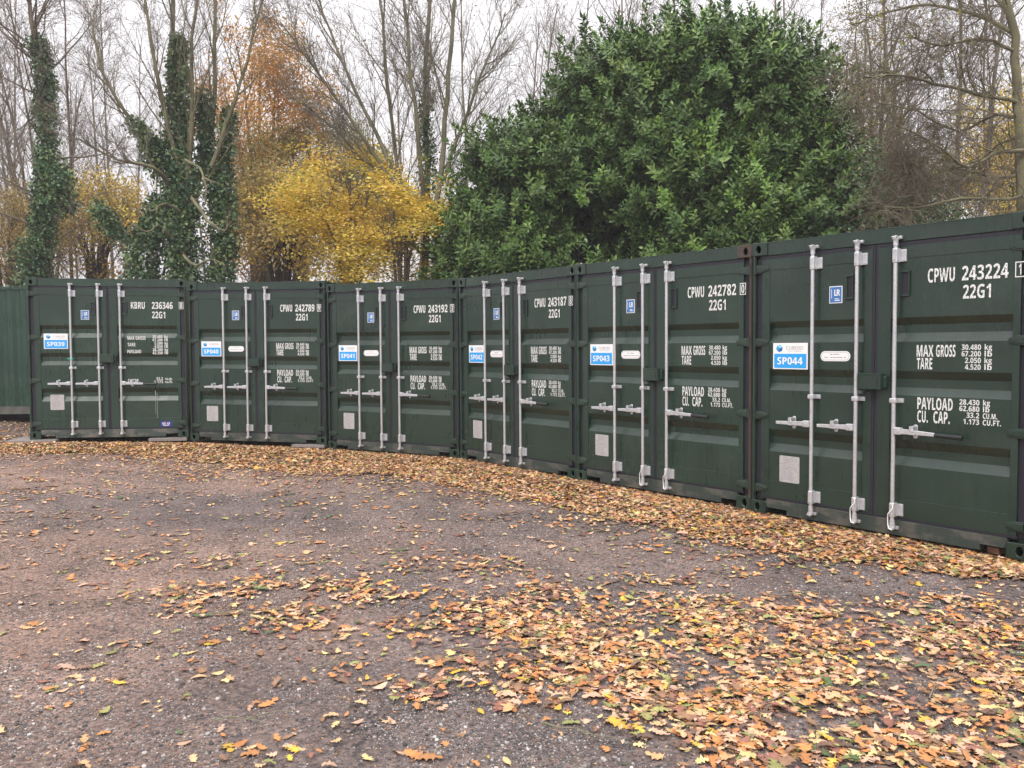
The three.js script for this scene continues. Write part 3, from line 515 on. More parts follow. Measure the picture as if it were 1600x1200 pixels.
const ivyOn = (t, foot, pts, r0, r1, per, seed, pal = PAL.ivy, sc = 1) => { // ivy wrapped round a limb
  const r = RNG(seed), c = new THREE.CatmullRomCurve3(pts), L = c.getLength(), n = Math.round(L * per), it = [];
  for (let i = 0; i < n; i++) { const u = r(), p = c.getPointAt(u), d = rdir(r); d.y *= .5; d.normalize(); if (fbm(p.y * 1.8 + d.x * 1.1 + 9, d.z * 1.4 + u * 3, seed + 5, 3) < .43 && r() < .8) continue; const lump = .15 + 1.7 * fbm(p.y * 1.3 + d.x * 1.6, d.z * 2.2, seed, 3), R = lerp(r0, r1, u) * lump * Math.sqrt(.35 + .65 * r()) * (r() < .12 ? 1.5 : 1); p.addScaledVector(d, R).sub(foot); it.push({ p, q: new THREE.Quaternion().setFromAxisAngle(rdir(r), r() * 6.28), s: sc * (.7 + .6 * r()), c: tint(r, pal, .3) }); }
  return scatter('ivy', CL.ivy, LM.gloss, t, it);
};

// ---------------------------------------------------------------- vegetation: the trees and shrubs
{ // ivy-clad bare tree, far left
  const f = baseAt(58, 24), P = [f.clone(), at(60, 440, 24), at(72, 260, 24.1), at(66, 110, 24.2), at(48, 30, 24), at(40, -120, 24)];
  const t = tree('bare_tree', 'tall bare tree at the left with a narrow ivy-clad trunk', f, [{ p: P, r0: .18, r1: .03 }], [{ n: 30, from: .2, ang: 1.0, len: .27, up: .25, seg: 7, wig: .3, r: .035, k: 4 }, { n: 9, from: .12, ang: .7, len: .45, up: .1, seg: 4, wig: .4, r: .010, sp: 2, sl: .8, pr: .95 }], [BK.brown, BK.lilac], 301, { leaves: [{ geo: CL.sparse, mat: LM.dull, pal: PAL.purple, dens: .12, s: .9 }] });
  ivyOn(t, f, P.slice(0, 4).concat(at(56, 62, 24.1)), .38, .11, 190, 302);
  ivyOn(t, f, [at(100, 330, 24), at(88, 275, 23.8), at(72, 250, 24)], .28, .34, 140, 303);
  ivyOn(t, f, [f.clone().add(V(-.3, 0, .2)), at(42, 430, 23.6), at(50, 380, 23.6)], .45, .28, 130, 304);
}
const FEW = [{ n: 4, from: .35, ang: .8, len: .4, up: -.1, seg: 5, wig: .6, r: .018, k: 4, sp: 1, sl: .4, pr: .35, lift: 0 }];
{ // big ivy-covered tree, left of centre
  const f = baseAt(285, 22), d = 22;
  const S = [
    { p: [f.clone(), at(288, 400, d), at(288, 280, d), at(281, 180, d), at(272, 60, d), at(265, -120, d)], r0: .12, r1: .05 },
    { p: [at(288, 400, d), at(310, 280, d + .5), at(335, 180, d + .8), at(335, 30, d + 1), at(338, -120, d + 1)], r0: .085, r1: .04 },
    { p: [at(290, 300, d), at(262, 200, d - .4), at(240, 80, d - .6), at(215, -60, d - .6)], r0: .075, r1: .03 },
    { p: [at(290, 330, d), at(300, 190, d - .3), at(300, 60, d - .5), at(318, -80, d - .6)], r0: .075, r1: .03 },
    { p: [at(250, 275, d), at(205, 190, d - .3), at(160, 110, d - .6), at(140, 20, d - .6)], r0: .06, r1: .02 },
    { p: [at(330, 260, d), at(365, 160, d), at(395, 60, d), at(420, -60, d)], r0: .06, r1: .02 },
    { p: [at(270, 300, d), at(240, 262, d - .8), at(185, 250, d - 1.2), at(120, 215, d - 1.4)], r0: .06, r1: .015 },
    { p: [at(300, 310, d - .3), at(325, 345, d - 1), at(350, 360, d - 1.4), at(362, 345, d - 1.6)], r0: .05, r1: .015, levels: FEW },
    { p: [at(285, 395, d - .3), at(305, 415, d - 1), at(330, 405, d - 1.3), at(352, 415, d - 1.5)], r0: .045, r1: .012, levels: FEW }, { p: [at(290, 250, d - .5), at(310, 262, d - 1.1), at(322, 290, d - 1.3), at(318, 315, d - 1.4)], r0: .04, r1: .012, levels: FEW }, { p: [at(280, 330, d - .5), at(258, 318, d - 1), at(236, 330, d - 1.3), at(222, 318, d - 1.5)], r0: .04, r1: .012, levels: FEW }, { p: [at(270, 372, d - .5), at(246, 352, d - 1), at(228, 362, d - 1.3), at(205, 348, d - 1.5)], r0: .04, r1: .012, levels: FEW }];
  const t = tree('ivy_tree', 'large many-stemmed bare tree smothered in dark ivy left of centre', f, S, [{ n: 11, from: .25, ang: .5, len: .34, up: .5, seg: 6, wig: .25, r: .026, k: 4 }, { n: 7, from: .12, ang: .55, len: .45, up: .25, seg: 4, wig: .3, r: .010, sp: 2, sl: .8, pr: .8, lift: .4, spread: .5 }], [BK.green, BK.grey], 311, { leaves: [{ geo: CL.sparse, mat: LM.dull, pal: PAL.red, dens: .02 }] });
  ivyOn(t, f, [f.clone(), at(287, 430, d), at(285, 340, d), at(280, 220, d), at(277, 110, d), at(279, 60, d)], .72, .05, 230, 312);
  ivyOn(t, f, [f.clone().add(V(.9, 0, 0)), at(345, 430, d + .3), at(345, 330, d + .4), at(320, 220, d + .6), at(318, 150, d + .6)], .45, .10, 160, 313);
  ivyOn(t, f, [f.clone().add(V(-1, 0, 0)), at(225, 430, d + .2), at(235, 370, d), at(262, 310, d)], .75, .35, 200, 314);
  ivyOn(t, f, [at(262, 270, d), at(232, 225, d - .2), at(205, 188, d - .3)], .28, .08, 130, 315);
  ivyOn(t, f, [at(200, 375, d), at(180, 360, d), at(150, 325, d - .2)], .3, .1, 100, 316);
  ivyOn(t, f, [at(352, 330, d + .4), at(352, 240, d + .4), at(362, 170, d + .2)], .22, .08, 90, 317);
}
const clump = (k, t) => (p) => fbm(p.x * k + 40, p.y * k * 1.3 + p.z * .6, 77, 3) > t; // leaves hang in clumps with gaps between
function leafyTree(name, label, u, d, vTop, uHalf, n, bend, mats, leaves, seed, opt = {}) {
  const f = baseAt(u, d), r = RNG(seed), S = [];
  for (let i = 0; i < n; i++) { const a = n === 1 ? 0 : lerp(-1, 1, i / (n - 1)), du = a * uHalf * (.6 + .3 * r()), dz = (r() - .5) * bend; S.push({ p: [f.clone().add(V(a * .15, 0, 0)), at(u + du * .3, lerp(440, vTop, .25), d + dz * .4), at(u + du * .7, lerp(440, vTop, .6), d + dz), at(u + du, lerp(440, vTop, 1 - .3 * a * a - .1 * r()), d + dz * 1.3)], r0: opt.r0 ?? .12, r1: .02 }); }
  return tree(name, label, f, S, opt.levels ?? [{ n: 12, from: .15, ang: .8, len: .34, up: .25, seg: 5, wig: .3, r: .024, k: 4 }, { n: 7, from: .15, ang: .8, len: .45, up: .05, seg: 4, wig: .4, r: .009, sp: 3, sl: .6, pr: .12, spread: .9 }], mats, seed + 1, { leaves, category: opt.category ?? 'tree', group: opt.group });
}
leafyTree('oak_tree', 'tall oak with thinning orange and ochre autumn leaves behind the ivy tree', 405, 27, 55, 70, 5, 3, [BK.brown, BK.brown], [{ geo: CL.oak, mat: LM.dull, pal: PAL.orange, dens: .6, s: 1.15, where: p => (p.y > 7.4 || p.x < -8.6) && clump(1.3, .44)(p) }, { geo: CL.oak, mat: LM.dull, pal: PAL.ochre, dens: .55, s: 1.15, where: p => p.y <= 8.5 && p.x >= -9 && p.y > 4.2 && clump(1.3, .46)(p) }], 321);
leafyTree('oak_tree', 'olive brown tree between the orange oak and the yellow maple', 470, 29, 200, 55, 4, 3, [BK.brown, BK.brown], [{ geo: CL.oak, mat: LM.dull, pal: PAL.olive, dens: .6, s: 1.1, where: p => p.y > 4.4 && clump(1.3, .46)(p) }], 331);
leafyTree('young_tree', 'small olive green tree standing far behind the yellow maple', 540, 31, 225, 50, 3, 2, [BK.brown, BK.brown], [{ geo: CL.oak, mat: LM.dull, pal: PAL.olive, dens: .7, s: 1.1 }], 341);
leafyTree('maple_tree', 'bright yellow maple rising behind container SP041', 548, 21, 268, 82, 5, 2.4, [BK.brown, BK.brown], [{ geo: CL.maple, mat: LM.dull, pal: PAL.yellow, dens: .50, s: 1.1, flat: .5, where: clump(1.5, .47) }], 351, { r0: .05, levels: [{ n: 16, from: .03, ang: .9, len: .30, up: .2, seg: 5, wig: .35, r: .018, k: 4 }, { n: 7, from: .15, ang: .8, len: .45, up: 0, seg: 4, wig: .4, r: .007, sp: 3, sl: .6, pr: .10, spread: .9 }] });
leafyTree('maple_tree', 'lower yellow maple in front of the ash, behind container SP042', 628, 19.6, 312, 46, 5, 2, [BK.brown, BK.brown], [{ geo: CL.maple, mat: LM.dull, pal: PAL.yellow, dens: .50, s: 1.05, flat: .5, where: clump(1.6, .47) }], 356, { r0: .045, levels: [{ n: 16, from: .03, ang: .9, len: .30, up: .2, seg: 5, wig: .35, r: .018, k: 4 }, { n: 7, from: .15, ang: .8, len: .45, up: 0, seg: 4, wig: .4, r: .007, sp: 3, sl: .6, pr: .10, spread: .9 }] });
leafyTree('maple_tree', 'thinner yellow brown maple behind container SP040', 440, 24, 300, 75, 6, 2.6, [BK.dark, BK.dark], [{ geo: CL.maple, mat: LM.dull, pal: PAL.ochre, dens: .26, where: p => p.y > 3.5 && clump(1.4, .48)(p) }, { geo: CL.maple, mat: LM.dull, pal: PAL.yellow, dens: .05 }], 361, { r0: .08 });
leafyTree('maple_tree', 'sparse yellow leaved tree behind the left end of the row', 150, 27, 300, 75, 6, 3, [BK.dark, BK.brown], [{ geo: CL.maple, mat: LM.dull, pal: PAL.ochre, dens: .13 }, { geo: CL.maple, mat: LM.dull, pal: PAL.yellow, dens: .07 }], 371, { r0: .08 });
leafyTree('shrub', 'low ochre thicket at the left edge behind the plain green container', 10, 26, 330, 70, 6, 3, [BK.brown, BK.lilac], [{ geo: CL.small, mat: LM.dull, pal: PAL.ochre, dens: .2 }], 381, { r0: .05, category: 'shrub' });
{ // bare multi-stemmed ash, centre
  const d = 20, f = baseAt(684, d);
  const S = [
    { p: [f.clone(), at(682, 409, d), at(684, 311, d), at(693, 225, d), at(702, 112, d), at(712, -20, d), at(716, -160, d)], r0: .085, r1: .035 },
    { p: [f.clone().add(V(-.4, 0, .6)), at(664, 400, d + 1), at(668, 300, d + 1), at(664, 150, d + 1), at(672, 0, d + 1), at(676, -150, d + 1)], r0: .10, r1: .035 },
    { p: [f.clone().add(V(-1, 0, .2)), at(634, 400, d + .5), at(625, 292, d + .5), at(612, 195, d + .5), at(601, 75, d + .5), at(588, -60, d + .5)], r0: .065, r1: .03 },
    { p: [at(664, 330, d + .6), at(652, 200, d - .2), at(640, 90, d - .3), at(628, -40, d - .3)], r0: .06, r1: .03 },
    { p: [at(640, 320, d), at(590, 250, d - .5), at(540, 175, d - .8), at(490, 105, d - 1), at(440, 35, d - 1)], r0: .06, r1: .015 },
    { p: [at(630, 300, d), at(585, 205, d + .4), at(540, 110, d + .8), at(505, 20, d + 1), at(480, -60, d + 1)], r0: .06, r1: .015 },
    { p: [at(625, 290, d), at(570, 250, d - .4), at(520, 200, d - .7), at(462, 150, d - .9)], r0: .045, r1: .012 },
    { p: [at(690, 290, d), at(720, 200, d - .3), at(755, 110, d - .5), at(790, 20, d - .6)], r0: .05, r1: .015 }];
  const t = tree('bare_tree', 'tall many-stemmed bare ash standing between the yellow maple and the laurel', f, S, [{ n: 13, from: .22, ang: .55, len: .30, up: .4, seg: 6, wig: .22, r: .022, k: 4 }, { n: 8, from: .12, ang: .55, len: .45, up: .2, seg: 4, wig: .28, r: .009, sp: 2, sl: .8, pr: .9, lift: .35, spread: .5 }], [BK.moss, BK.grey], 391, { leaves: [{ geo: CL.sparse, mat: LM.dull, pal: PAL.lime, dens: .035 }] });
  ivyOn(t, f, [at(668, 320, d + 1), at(666, 200, d + 1), at(664, 140, d + 1)], .26, .14, 90, 392, PAL.ivy, .7);
}
{ // laurel: a wide, tall evergreen mass
  const f = V(3.2, 0, -19.5), t = thing('laurel_bush', 'huge glossy evergreen laurel rising behind the middle and right containers', 'bush', [f.x, f.y, f.z]), r = RNG(401);
  const rows = [[0, -1.8, 7.8], [4.3, -1.6, 7.7], [5.2, -1.2, 7.4], [6.0, -.5, 7.0], [6.6, .4, 6.5], [7.2, 1.2, 6.2], [7.8, 2.1, 5.9], [8.4, 3.9, 5.6]];
  const span = (y) => { for (let i = 0; i + 1 < rows.length; i++) if (y <= rows[i + 1][0]) { const k = (y - rows[i][0]) / (rows[i + 1][0] - rows[i][0]); return [lerp(rows[i][1], rows[i + 1][1], k), lerp(rows[i][2], rows[i + 1][2], k)]; } return [5, 5.6]; };
  const lobes = [];
  for (let i = 0; i < 265; i++) { // clumps of branches over the whole outline, at uneven depth
    const y = .9 + 7.1 * Math.pow(r(), .92), [a, b] = span(Math.min(8.3, y + .3)), R = .42 + .55 * r(), lo = a + R * .75, hi = b - R * .75; if (hi < lo) continue;
    const x = lerp(lo, hi, r()), m = (a + b) / 2, hw = (b - a) / 2 + .2, e = Math.sqrt(Math.max(.05, 1 - ((x - m) / hw) ** 2)) * Math.sqrt(Math.max(.08, 1 - (y / 9.3) ** 2));
    if (i % 5 && Math.hypot((x - 1.9) / 1.2, (y - 3.4) / 1.3) < .9 || Math.hypot((x - 4.4) / 1.1, (y - 6.1) / .6) < .9) continue; // hollows between the boughs
    const zc = -20.3 + .22 * (x + 1), back = i % 5 === 0; lobes.push([x, Math.min(y, 8.05 - .13 * (x - 1) - R * .6), zc + (back ? -1 : 1) * 2.0 * e * (.5 + .55 * r()), R]);
  }
  const it = [];
  for (const [x, y, z, R] of lobes) {
    const young = r() < (x > 4 ? .42 : .14) && y < 5.5 && x > 1.5, n = Math.round(38 * R * R + 12), hue = .7 + .55 * r();
    for (let i = 0; i < n; i++) { // a spray: a leafy branch that leaves the clump outward and up
      const d = rdir(r); if (d.y < -.35) d.y *= -.6; d.z += .2; d.y += .12; d.normalize();
      const len = R * (.55 + .75 * r()), s0 = V(x, y, z).addScaledVector(d, R * .5), yg = r() < (young ? .3 : .03); d.y += .25;
      for (let k = 0; k < 9; k++) {
        const t = k / 8, side = rdir(r), p = s0.clone().addScaledVector(d, len * t).addScaledVector(side, .26 * (1 - t * .6) * r()).add(V(0, -.10 * t * t, 0));
        const c = tint(r, yg && t > .6 ? PAL.laurelNew : PAL.laurel, .2).multiplyScalar(hue);
        it.push({ p: p.sub(f), dir: d.clone().multiplyScalar(.9).addScaledVector(side, .7 * (1 - t)).add(V(0, .25, 0)).normalize(), spin: r() * 6.28, s: .8 + .5 * r(), c });
      }
    }
  }
  for (let i = 0; i < 1600; i++) { const y = .5 + 6.6 * r(), [a, b] = span(y), x = lerp(a + .3, b - .3, r()), z = -20.3 + .22 * (x + 1) + (r() - .5) * 2.2; it.push({ p: V(x, y, z).sub(f), dir: rdir(r), spin: r() * 6.28, s: 1.1, c: tint(r, PAL.laurel, .2) }); }
  scatter('foliage', CL.laurel, LM.gloss, t, it);
  const w = new Wood(); for (let i = 0; i < 26; i++) { const x = lerp(-.8, 7, r()), tx = x + (r() - .5) * 2.5, h = 3.5 + 4 * r() * (1 - Math.abs(x - 3.5) / 6), z = -20.3 + .22 * (x + 1) + (r() - .5); const [P, R] = stem([V(x, 0, z), V(lerp(x, tx, .35), h * .4, z + (r() - .5)), V(tx, h, z + (r() - .5) * 1.5)].map(p => p.sub(f)), .07, .015); w.limb(P, R, 6); }
  part('stems', w.geo(), BK.dark, t);
}
{ // tangled lichen-grey tree at the right edge
  const d = 13.2, f = baseAt(1592, d, 340), s = (...a) => a.map(([u, v, dd = 0]) => at(u, v, d + dd));
  const S = [
    { p: [f.clone(), ...s([1598, 330], [1592, 200], [1588, 90], [1574, 0], [1560, -130])], r0: .085, r1: .05 },
    { p: s([1590, 160], [1530, 148, -.3], [1460, 130, -.6], [1400, 118, -.9], [1352, 120, -1.1]), r0: .034, r1: .012 },
    { p: s([1592, 185], [1555, 180, .4], [1500, 205, .8], [1430, 172, 1], [1370, 160, 1.2]), r0: .030, r1: .012 },
    { p: s([1610, 235], [1560, 238, -.4], [1510, 262, -.7], [1470, 230, -1], [1400, 195, -1.3]), r0: .034, r1: .012 },
    { p: s([1620, 300], [1570, 312, -.5], [1500, 310, -.8], [1430, 325, -1], [1380, 322, -1.2]), r0: .036, r1: .012 },
    { p: s([1610, 275], [1540, 275, .3], [1490, 255, .6], [1450, 225, .8], [1408, 208, 1]), r0: .030, r1: .012 },
    { p: s([1580, 50], [1520, 20, .3], [1450, 8, .6], [1380, 20, .9], [1330, 40, 1]), r0: .034, r1: .012 },
    { p: s([1585, 80], [1530, 60, -.3], [1470, 70, -.7], [1420, 55, -1]), r0: .030, r1: .012 },
    { p: s([1575, 20], [1540, -20, .5], [1490, -30, .9]), r0: .034, r1: .015 },
    { p: s([1440, 315, -.9], [1422, 280, -1], [1418, 245, -1]), r0: .025, r1: .012 },
    { p: s([1620, 210, .5], [1560, 225, 1.5], [1480, 290, 2], [1420, 260, 2.3]), r0: .030, r1: .012 }];
  tree('bare_tree', 'tangled bare tree with lichen-covered branches at the right edge above container SP044', f, S, [{ n: 20, from: .1, ang: .8, len: .34, up: -.05, seg: 7, wig: .5, r: .014, k: 4 }, { n: 9, from: .12, ang: .8, len: .45, up: .0, seg: 4, wig: .55, r: .008, sp: 2, sl: .6, pr: .5, lift: -.15, spread: .9 }], [BK.green, BK.brown], 411, { leaves: [{ geo: CL.sparse, mat: LM.dull, pal: PAL.olive, dens: .01 }], gnarled: true });
}
leafyTree('shrub', 'dark green holly between the laurel and the tangled tree', 1385, 17.5, 300, 60, 5, 1.5, [BK.dark, BK.dark], [{ geo: CL.small, mat: LM.gloss, pal: PAL.ivy, dens: .5 }], 421, { r0: .05, category: 'shrub' });
leafyTree('hawthorn_tree', 'twiggy hawthorn with a few dull leaves right of the laurel', 1370, 19.5, 20, 70, 6, 2, [BK.brown, BK.brown], [{ geo: CL.small, mat: LM.dull, pal: PAL.olive, dens: .14, where: p => p.x < 8.6 }], 431, { r0: .08 });
leafyTree('maple_tree', 'patch of yellow maple leaves seen through the branches at the right edge', 1580, 24, 160, 55, 5, 2, [BK.dark, BK.brown], [{ geo: CL.maple, mat: LM.dull, pal: PAL.yellow, dens: .22 }], 441, { r0: .08 });

// woodland behind: a few slim bare trees built once and copied
function slim(seed, h, spread, mats, n) {
  const r = RNG(seed), f = V(0, 0, 0), S = [];
  for (let i = 0; i < n; i++) { const a = (r() - .5) * spread, b = (r() - .5) * spread; S.push({ p: [V(a * .1, 0, b * .1), V(a * .4, h * .35, b * .4), V(a * .8, h * .7, b * .7), V(a, h * (.9 + .2 * r()), b)], r0: .075, r1: .015 }); }
  return tree('bare_tree', '', f, S, [{ n: 18, from: .16, ang: .6, len: .27, up: .5, seg: 5, wig: .25, r: .024, k: 3 }, { n: 8, from: .12, ang: .6, len: .45, up: .2, seg: 3, wig: .4, r: .010, sp: 2, sl: .8, pr: .42, lift: .35, spread: .6 }], mats, seed + 1);
}
const SLIM = [slim(501, 13, 2.5, [BK.grey, BK.lilac], 2), slim(511, 15, 1.2, [BK.grey, BK.grey], 1), slim(521, 12, 4, [BK.brown, BK.lilac], 4)];
{
  const spots = [[0, 5, 30], [1, 30, 34], [2, 110, 29], [1, 120, 36], [0, 180, 33], [2, 235, 38], [1, 205, 31], [0, 330, 36], [1, 385, 40], [0, 640, 36], [1, 735, 32], [2, 800, 34], [0, 870, 27], [2, 930, 29], [1, 985, 26], [0, 1050, 28], [2, 1120, 27], [1, 1190, 29], [0, 1250, 27], [2, 1290, 27], [0, 1340, 26], [1, 1400, 25], [0, 1490, 22], [1, 1530, 26], [2, 1580, 30], [1, -60, 30], [0, 1650, 24], [2, 60, 40], [0, 700, 42], [2, 1420, 34], [2, 1540, 36]];
  const r = RNG(77), used = {};
  const KIND = ['slender forked bare tree', 'single slim bare trunk', 'many-stemmed bare tree'];
  const PLACE = [[-20, 'just beyond the left edge'], [20, 'at the left edge'], [50, 'left of the narrow ivy-clad trunk'], [90, 'behind the narrow ivy-clad trunk'], [160, 'between the two ivy-clad trees'], [215, 'behind the left limbs of the big ivy tree'], [300, 'behind the middle of the big ivy tree'], [360, 'behind the right limbs of the big ivy tree'], [450, 'behind the orange oak'], [600, 'above the yellow maple'], [670, 'behind the left stems of the ash'], [710, 'behind the main stems of the ash'], [760, 'right of the ash'], [830, 'left of the laurel crown'], [900, 'over the left shoulder of the laurel'], [960, 'left of the middle of the laurel top'], [1020, 'over the middle of the laurel top'], [1080, 'right of the middle of the laurel top'], [1150, 'left of the laurel peak'], [1220, 'behind the laurel peak'], [1270, 'over the right shoulder of the laurel'], [1310, 'down the right side of the laurel'], [1360, 'behind the hawthorn'], [1410, 'right of the hawthorn'], [1430, 'behind the tips of the tangled tree'], [1470, 'behind the left limbs of the tangled tree'], [1510, 'behind the middle limbs of the tangled tree'], [1560, 'behind the right limbs of the tangled tree'], [1600, 'behind the trunk of the tangled tree'], [9999, 'beyond the right edge']];
  for (const [k, u, d] of spots) {
    let o = SLIM[k]; if (used[k]) { o = SLIM[k].clone(); o.name = numbered('bare_tree'); scene.add(o); } used[k] = 1;
    const p = baseAt(u, d); o.position.copy(p); o.rotation.y = r() * 6.28; o.scale.setScalar(.85 + .35 * r()); tag(o, `${KIND[k]} in the wood ${PLACE.find(q => u < q[0])[1]}`, 'tree', 'bare trees of the wood behind the row');
  }
}
{ // far thicket that closes the view between the trunks
  const r = RNG(601), w = new Wood();
  for (let i = 0; i < 5200; i++) { const u = r() * 1900 - 150, d = 36 + r() * 16, b = baseAt(u, d), h = 1.8 + 4.4 * r() * r(), a = (r() - .5) * 1.6, P = [b, b.clone().add(V(a * .4, h * .5, (r() - .5))), b.clone().add(V(a, h, (r() - .5) * 1.5))]; w.limb(P, [.022, .015, .006], 3); for (let k = 0; k < 4; k++) { const s = P[1].clone().lerp(P[2], r()), e = s.clone().add(V((r() - .5) * 1.4, .3 + .6 * r(), (r() - .5))); w.limb([s, e], [.009, .004], 3); } }
  const m = new THREE.Mesh(w.geo(), BK.lilac); m.name = 'far_thicket'; scene.add(m); tag(m, 'pale brown thicket of stems far behind the containers', 'thicket', null, 'stuff');
}

// ---------------------------------------------------------------- fallen leaves, gravel, twigs
function fallenLeaf(seed, lobed, len, wid, curl) { // lobed or oval blade with a midrib fold, a little curled, and a stalk
  const r = RNG(seed), edge = [], p = [], nn = []; let n = 8;
  if (lobed) { // oak: four or five pairs of lobes with deep bays between, widest towards the tip
    edge.push([0, .02]); const m = 3 + (seed % 2); for (let q = 0; q < m; q++) { const a = (q + .35) / (m + .45), b = (q + .95) / (m + .45), env = Math.pow(Math.sin(Math.PI * Math.min(1, .12 + .82 * (q + .8) / m)), .8) * lerp(.7, 1.1, smooth(0, 3, q)) * (.85 + .3 * r()); edge.push([a - .05, wid * .5 * env * (.42 + .25 * r())], [a + .06, wid * .5 * env * .85], [b - .04 + .05 * r(), wid * .5 * env * 1.2]); } edge.push([.95, wid * .16], [1, .004]); n = edge.length - 1;
  } else for (let i = 0; i <= n; i++) { const t = i / n; edge.push([t, Math.max(.0015, Math.pow(Math.sin(Math.PI * Math.min(1, t * .96 + .03)), .75) * wid / 2)]); }
  if (lobed === 2) for (const e of edge) e[1] *= 1.35; // broad, maple-like
  const asym = edge.map(() => .72 + .5 * r()), off = lobed ? (r() - .3) * .07 : 0;
  const ca = (r() - .5) * 2 * curl, cb = curl * (.2 + r()) * .8, tw = (r() - .5) * curl * 3, hz = (t, w) => .30 * cb * Math.pow(Math.abs(w) / (wid * .5), 1.7) * wid + ca * len * 1.4 * (t - .5) * (t - .5) + tw * (t - .5) * w;
  const P = (t, w) => V((t - .5) * len, hz(t, w), w);
  const cc = [], tone = (v) => (Math.abs(v.z) < .002 ? 1.12 : .92) * (.75 + .5 * fbm(v.x * 60 + seed, v.z * 60, 5, 2));
  const tri = (a, b, c) => { const q = b.clone().sub(a).cross(c.clone().sub(a)).normalize(); for (const v of [a, b, c]) { p.push(v.x, v.y, v.z); nn.push(q.x, q.y, q.z); const k = tone(v); cc.push(k, k * .97, k * .92); } };
  for (let i = 0; i < n; i++) for (const s of [1, -1]) { const [t, w] = edge[i], [t2, w2] = edge[i + 1], k = s > 0 ? 1 : asym[i + 1], k0 = s > 0 ? 1 : asym[i]; const sh = s > 0 ? 0 : off, a = P(t, 0), b = P(t2, 0), c = P(Math.min(1, t2 + sh * (i + 1 < n)), s * w2 * k), d = P(t + sh * (i > 0), s * w * k0); if (s > 0) { tri(a, d, c); tri(a, c, b); } else { tri(a, c, d); tri(a, b, c); } }
  const st = P(0, 0), e = V(-len * .5 - len * .28, .004, (r() - .5) * .03); tri(st.clone().add(V(0, 0, .0015)), e, st.clone().add(V(0, 0, -.0015)));
  const g = new THREE.BufferGeometry(); g.setAttribute('position', new THREE.Float32BufferAttribute(p, 3)); g.setAttribute('normal', new THREE.Float32BufferAttribute(nn, 3)); g.setAttribute('color', new THREE.Float32BufferAttribute(cc, 3)); g.computeBoundingBox(); g.translate(0, -g.boundingBox.min.y, 0); return g;
}
const LG = [fallenLeaf(1, 1, .090, .060, .2), fallenLeaf(2, 1, .076, .056, .45), fallenLeaf(3, 1, .100, .062, .32), fallenLeaf(4, 2, .068, .054, .5), fallenLeaf(5, 0, .066, .034, .4), fallenLeaf(6, 2, .082, .060, .28), fallenLeaf(7, 0, .086, .040, .6), fallenLeaf(8, 1, .078, .056, .9)];
const HUE = [['pale tan', [.54, .36, .19], 20], ['pale yellow', [.60, .47, .21], 8], ['orange brown', [.47, .205, .07], 28], ['dull brown', [.25, .14, .08], 18], ['golden yellow', [.55, .36, .05], 3.5], ['olive green', [.25, .25, .085], 9], ['pinkish tan', [.54, .34, .235], 18], ['dark green', [.07, .12, .045], 2.5], ['dark brown', [.12, .075, .055], 14], ['reddish brown', [.24, .105, .075], 12]];
const FRONT = [[-10.5, -12.6, 1.1], [-7.77, -13.12, 1.25], [-5.34, -13.48, 1.7], [-2.94, -12.94, 2.25], [-.76, -11.79, 1.75], [.78, -9.87, 1.25], [2.33, -7.95, 1.35], [3.0, -7.1, 1.15], [3.84, -6.0, .65], [4.6, -5.05, .5]];
function bandAt(x, z) { // distance in front of the doors, relative to the width of the drift there
  let best = [9, 9]; for (let i = 0; i + 1 < FRONT.length; i++) { const [ax, az, aw] = FRONT[i], [bx_, bz, bw] = FRONT[i + 1], dx = bx_ - ax, dz = bz - az, L = dx * dx + dz * dz, t = clamp(((x - ax) * dx + (z - az) * dz) / L), ex = x - ax - dx * t, ez = z - az - dz * t, dist = Math.hypot(ex, ez), side = (-dz * -ex + dx * ez) > 0 || true, sgn = (dx * ez - dz * ex) >= 0 ? 1 : -1; if (dist < Math.abs(best[0])) best = [dist * sgn, lerp(aw, bw, t)]; } return best;
}
const PATCH = [[1.3, -4.25, 1.55, .78, 380], [.25, -5.0, 1.0, .45, 300], [1.4, -3.35, 1.1, .6, 360], [2.35, -4.75, 1.0, .5, 190], [-1.45, -5.35, .85, .36, 230], [-1.1, -4.75, .5, .12, 120], [-.35, -6.1, .6, .22, 80], [.6, -5.6, .8, .25, 90], [2.2, -3.4, .7, .6, 260], [-2.2, -6.2, .7, .2, 60]];
function density(x, z) {
  const [d, w] = bandAt(x, z), n = fbm(x * 1.6, z * 1.6, 701, 4), n2 = fbm(x * 3.4, z * 3.4, 711, 3); let v = 0;
  const nav = fbm(x * 4, z * 4, 721, 3);
  if (d > -.25) { const k = d / w + (n - .5) * .55 + (nav - .5) * .3; v += d < -.02 ? 200 : 2000 * smooth(1.02, .72, k) + 150 * smooth(1.6, .9, k); } else v += 60;
  for (const [cx, cz, rx, rz, q] of PATCH) { const e = Math.hypot((x - cx) / rx, (z - cz) / rz); v += q * smooth(1.35, .45, e + (n - .5) * 1.0) * (.38 + 1.5 * smooth(.36, .58, n2)); }
  v = v * (d > -.3 && d < w * 1.3 ? 1.5 : 1.95) + 18 + 150 * smooth(.42, .75, n2) * (.3 + n); return v;
}
const litter = LG.map(() => []), near = [];
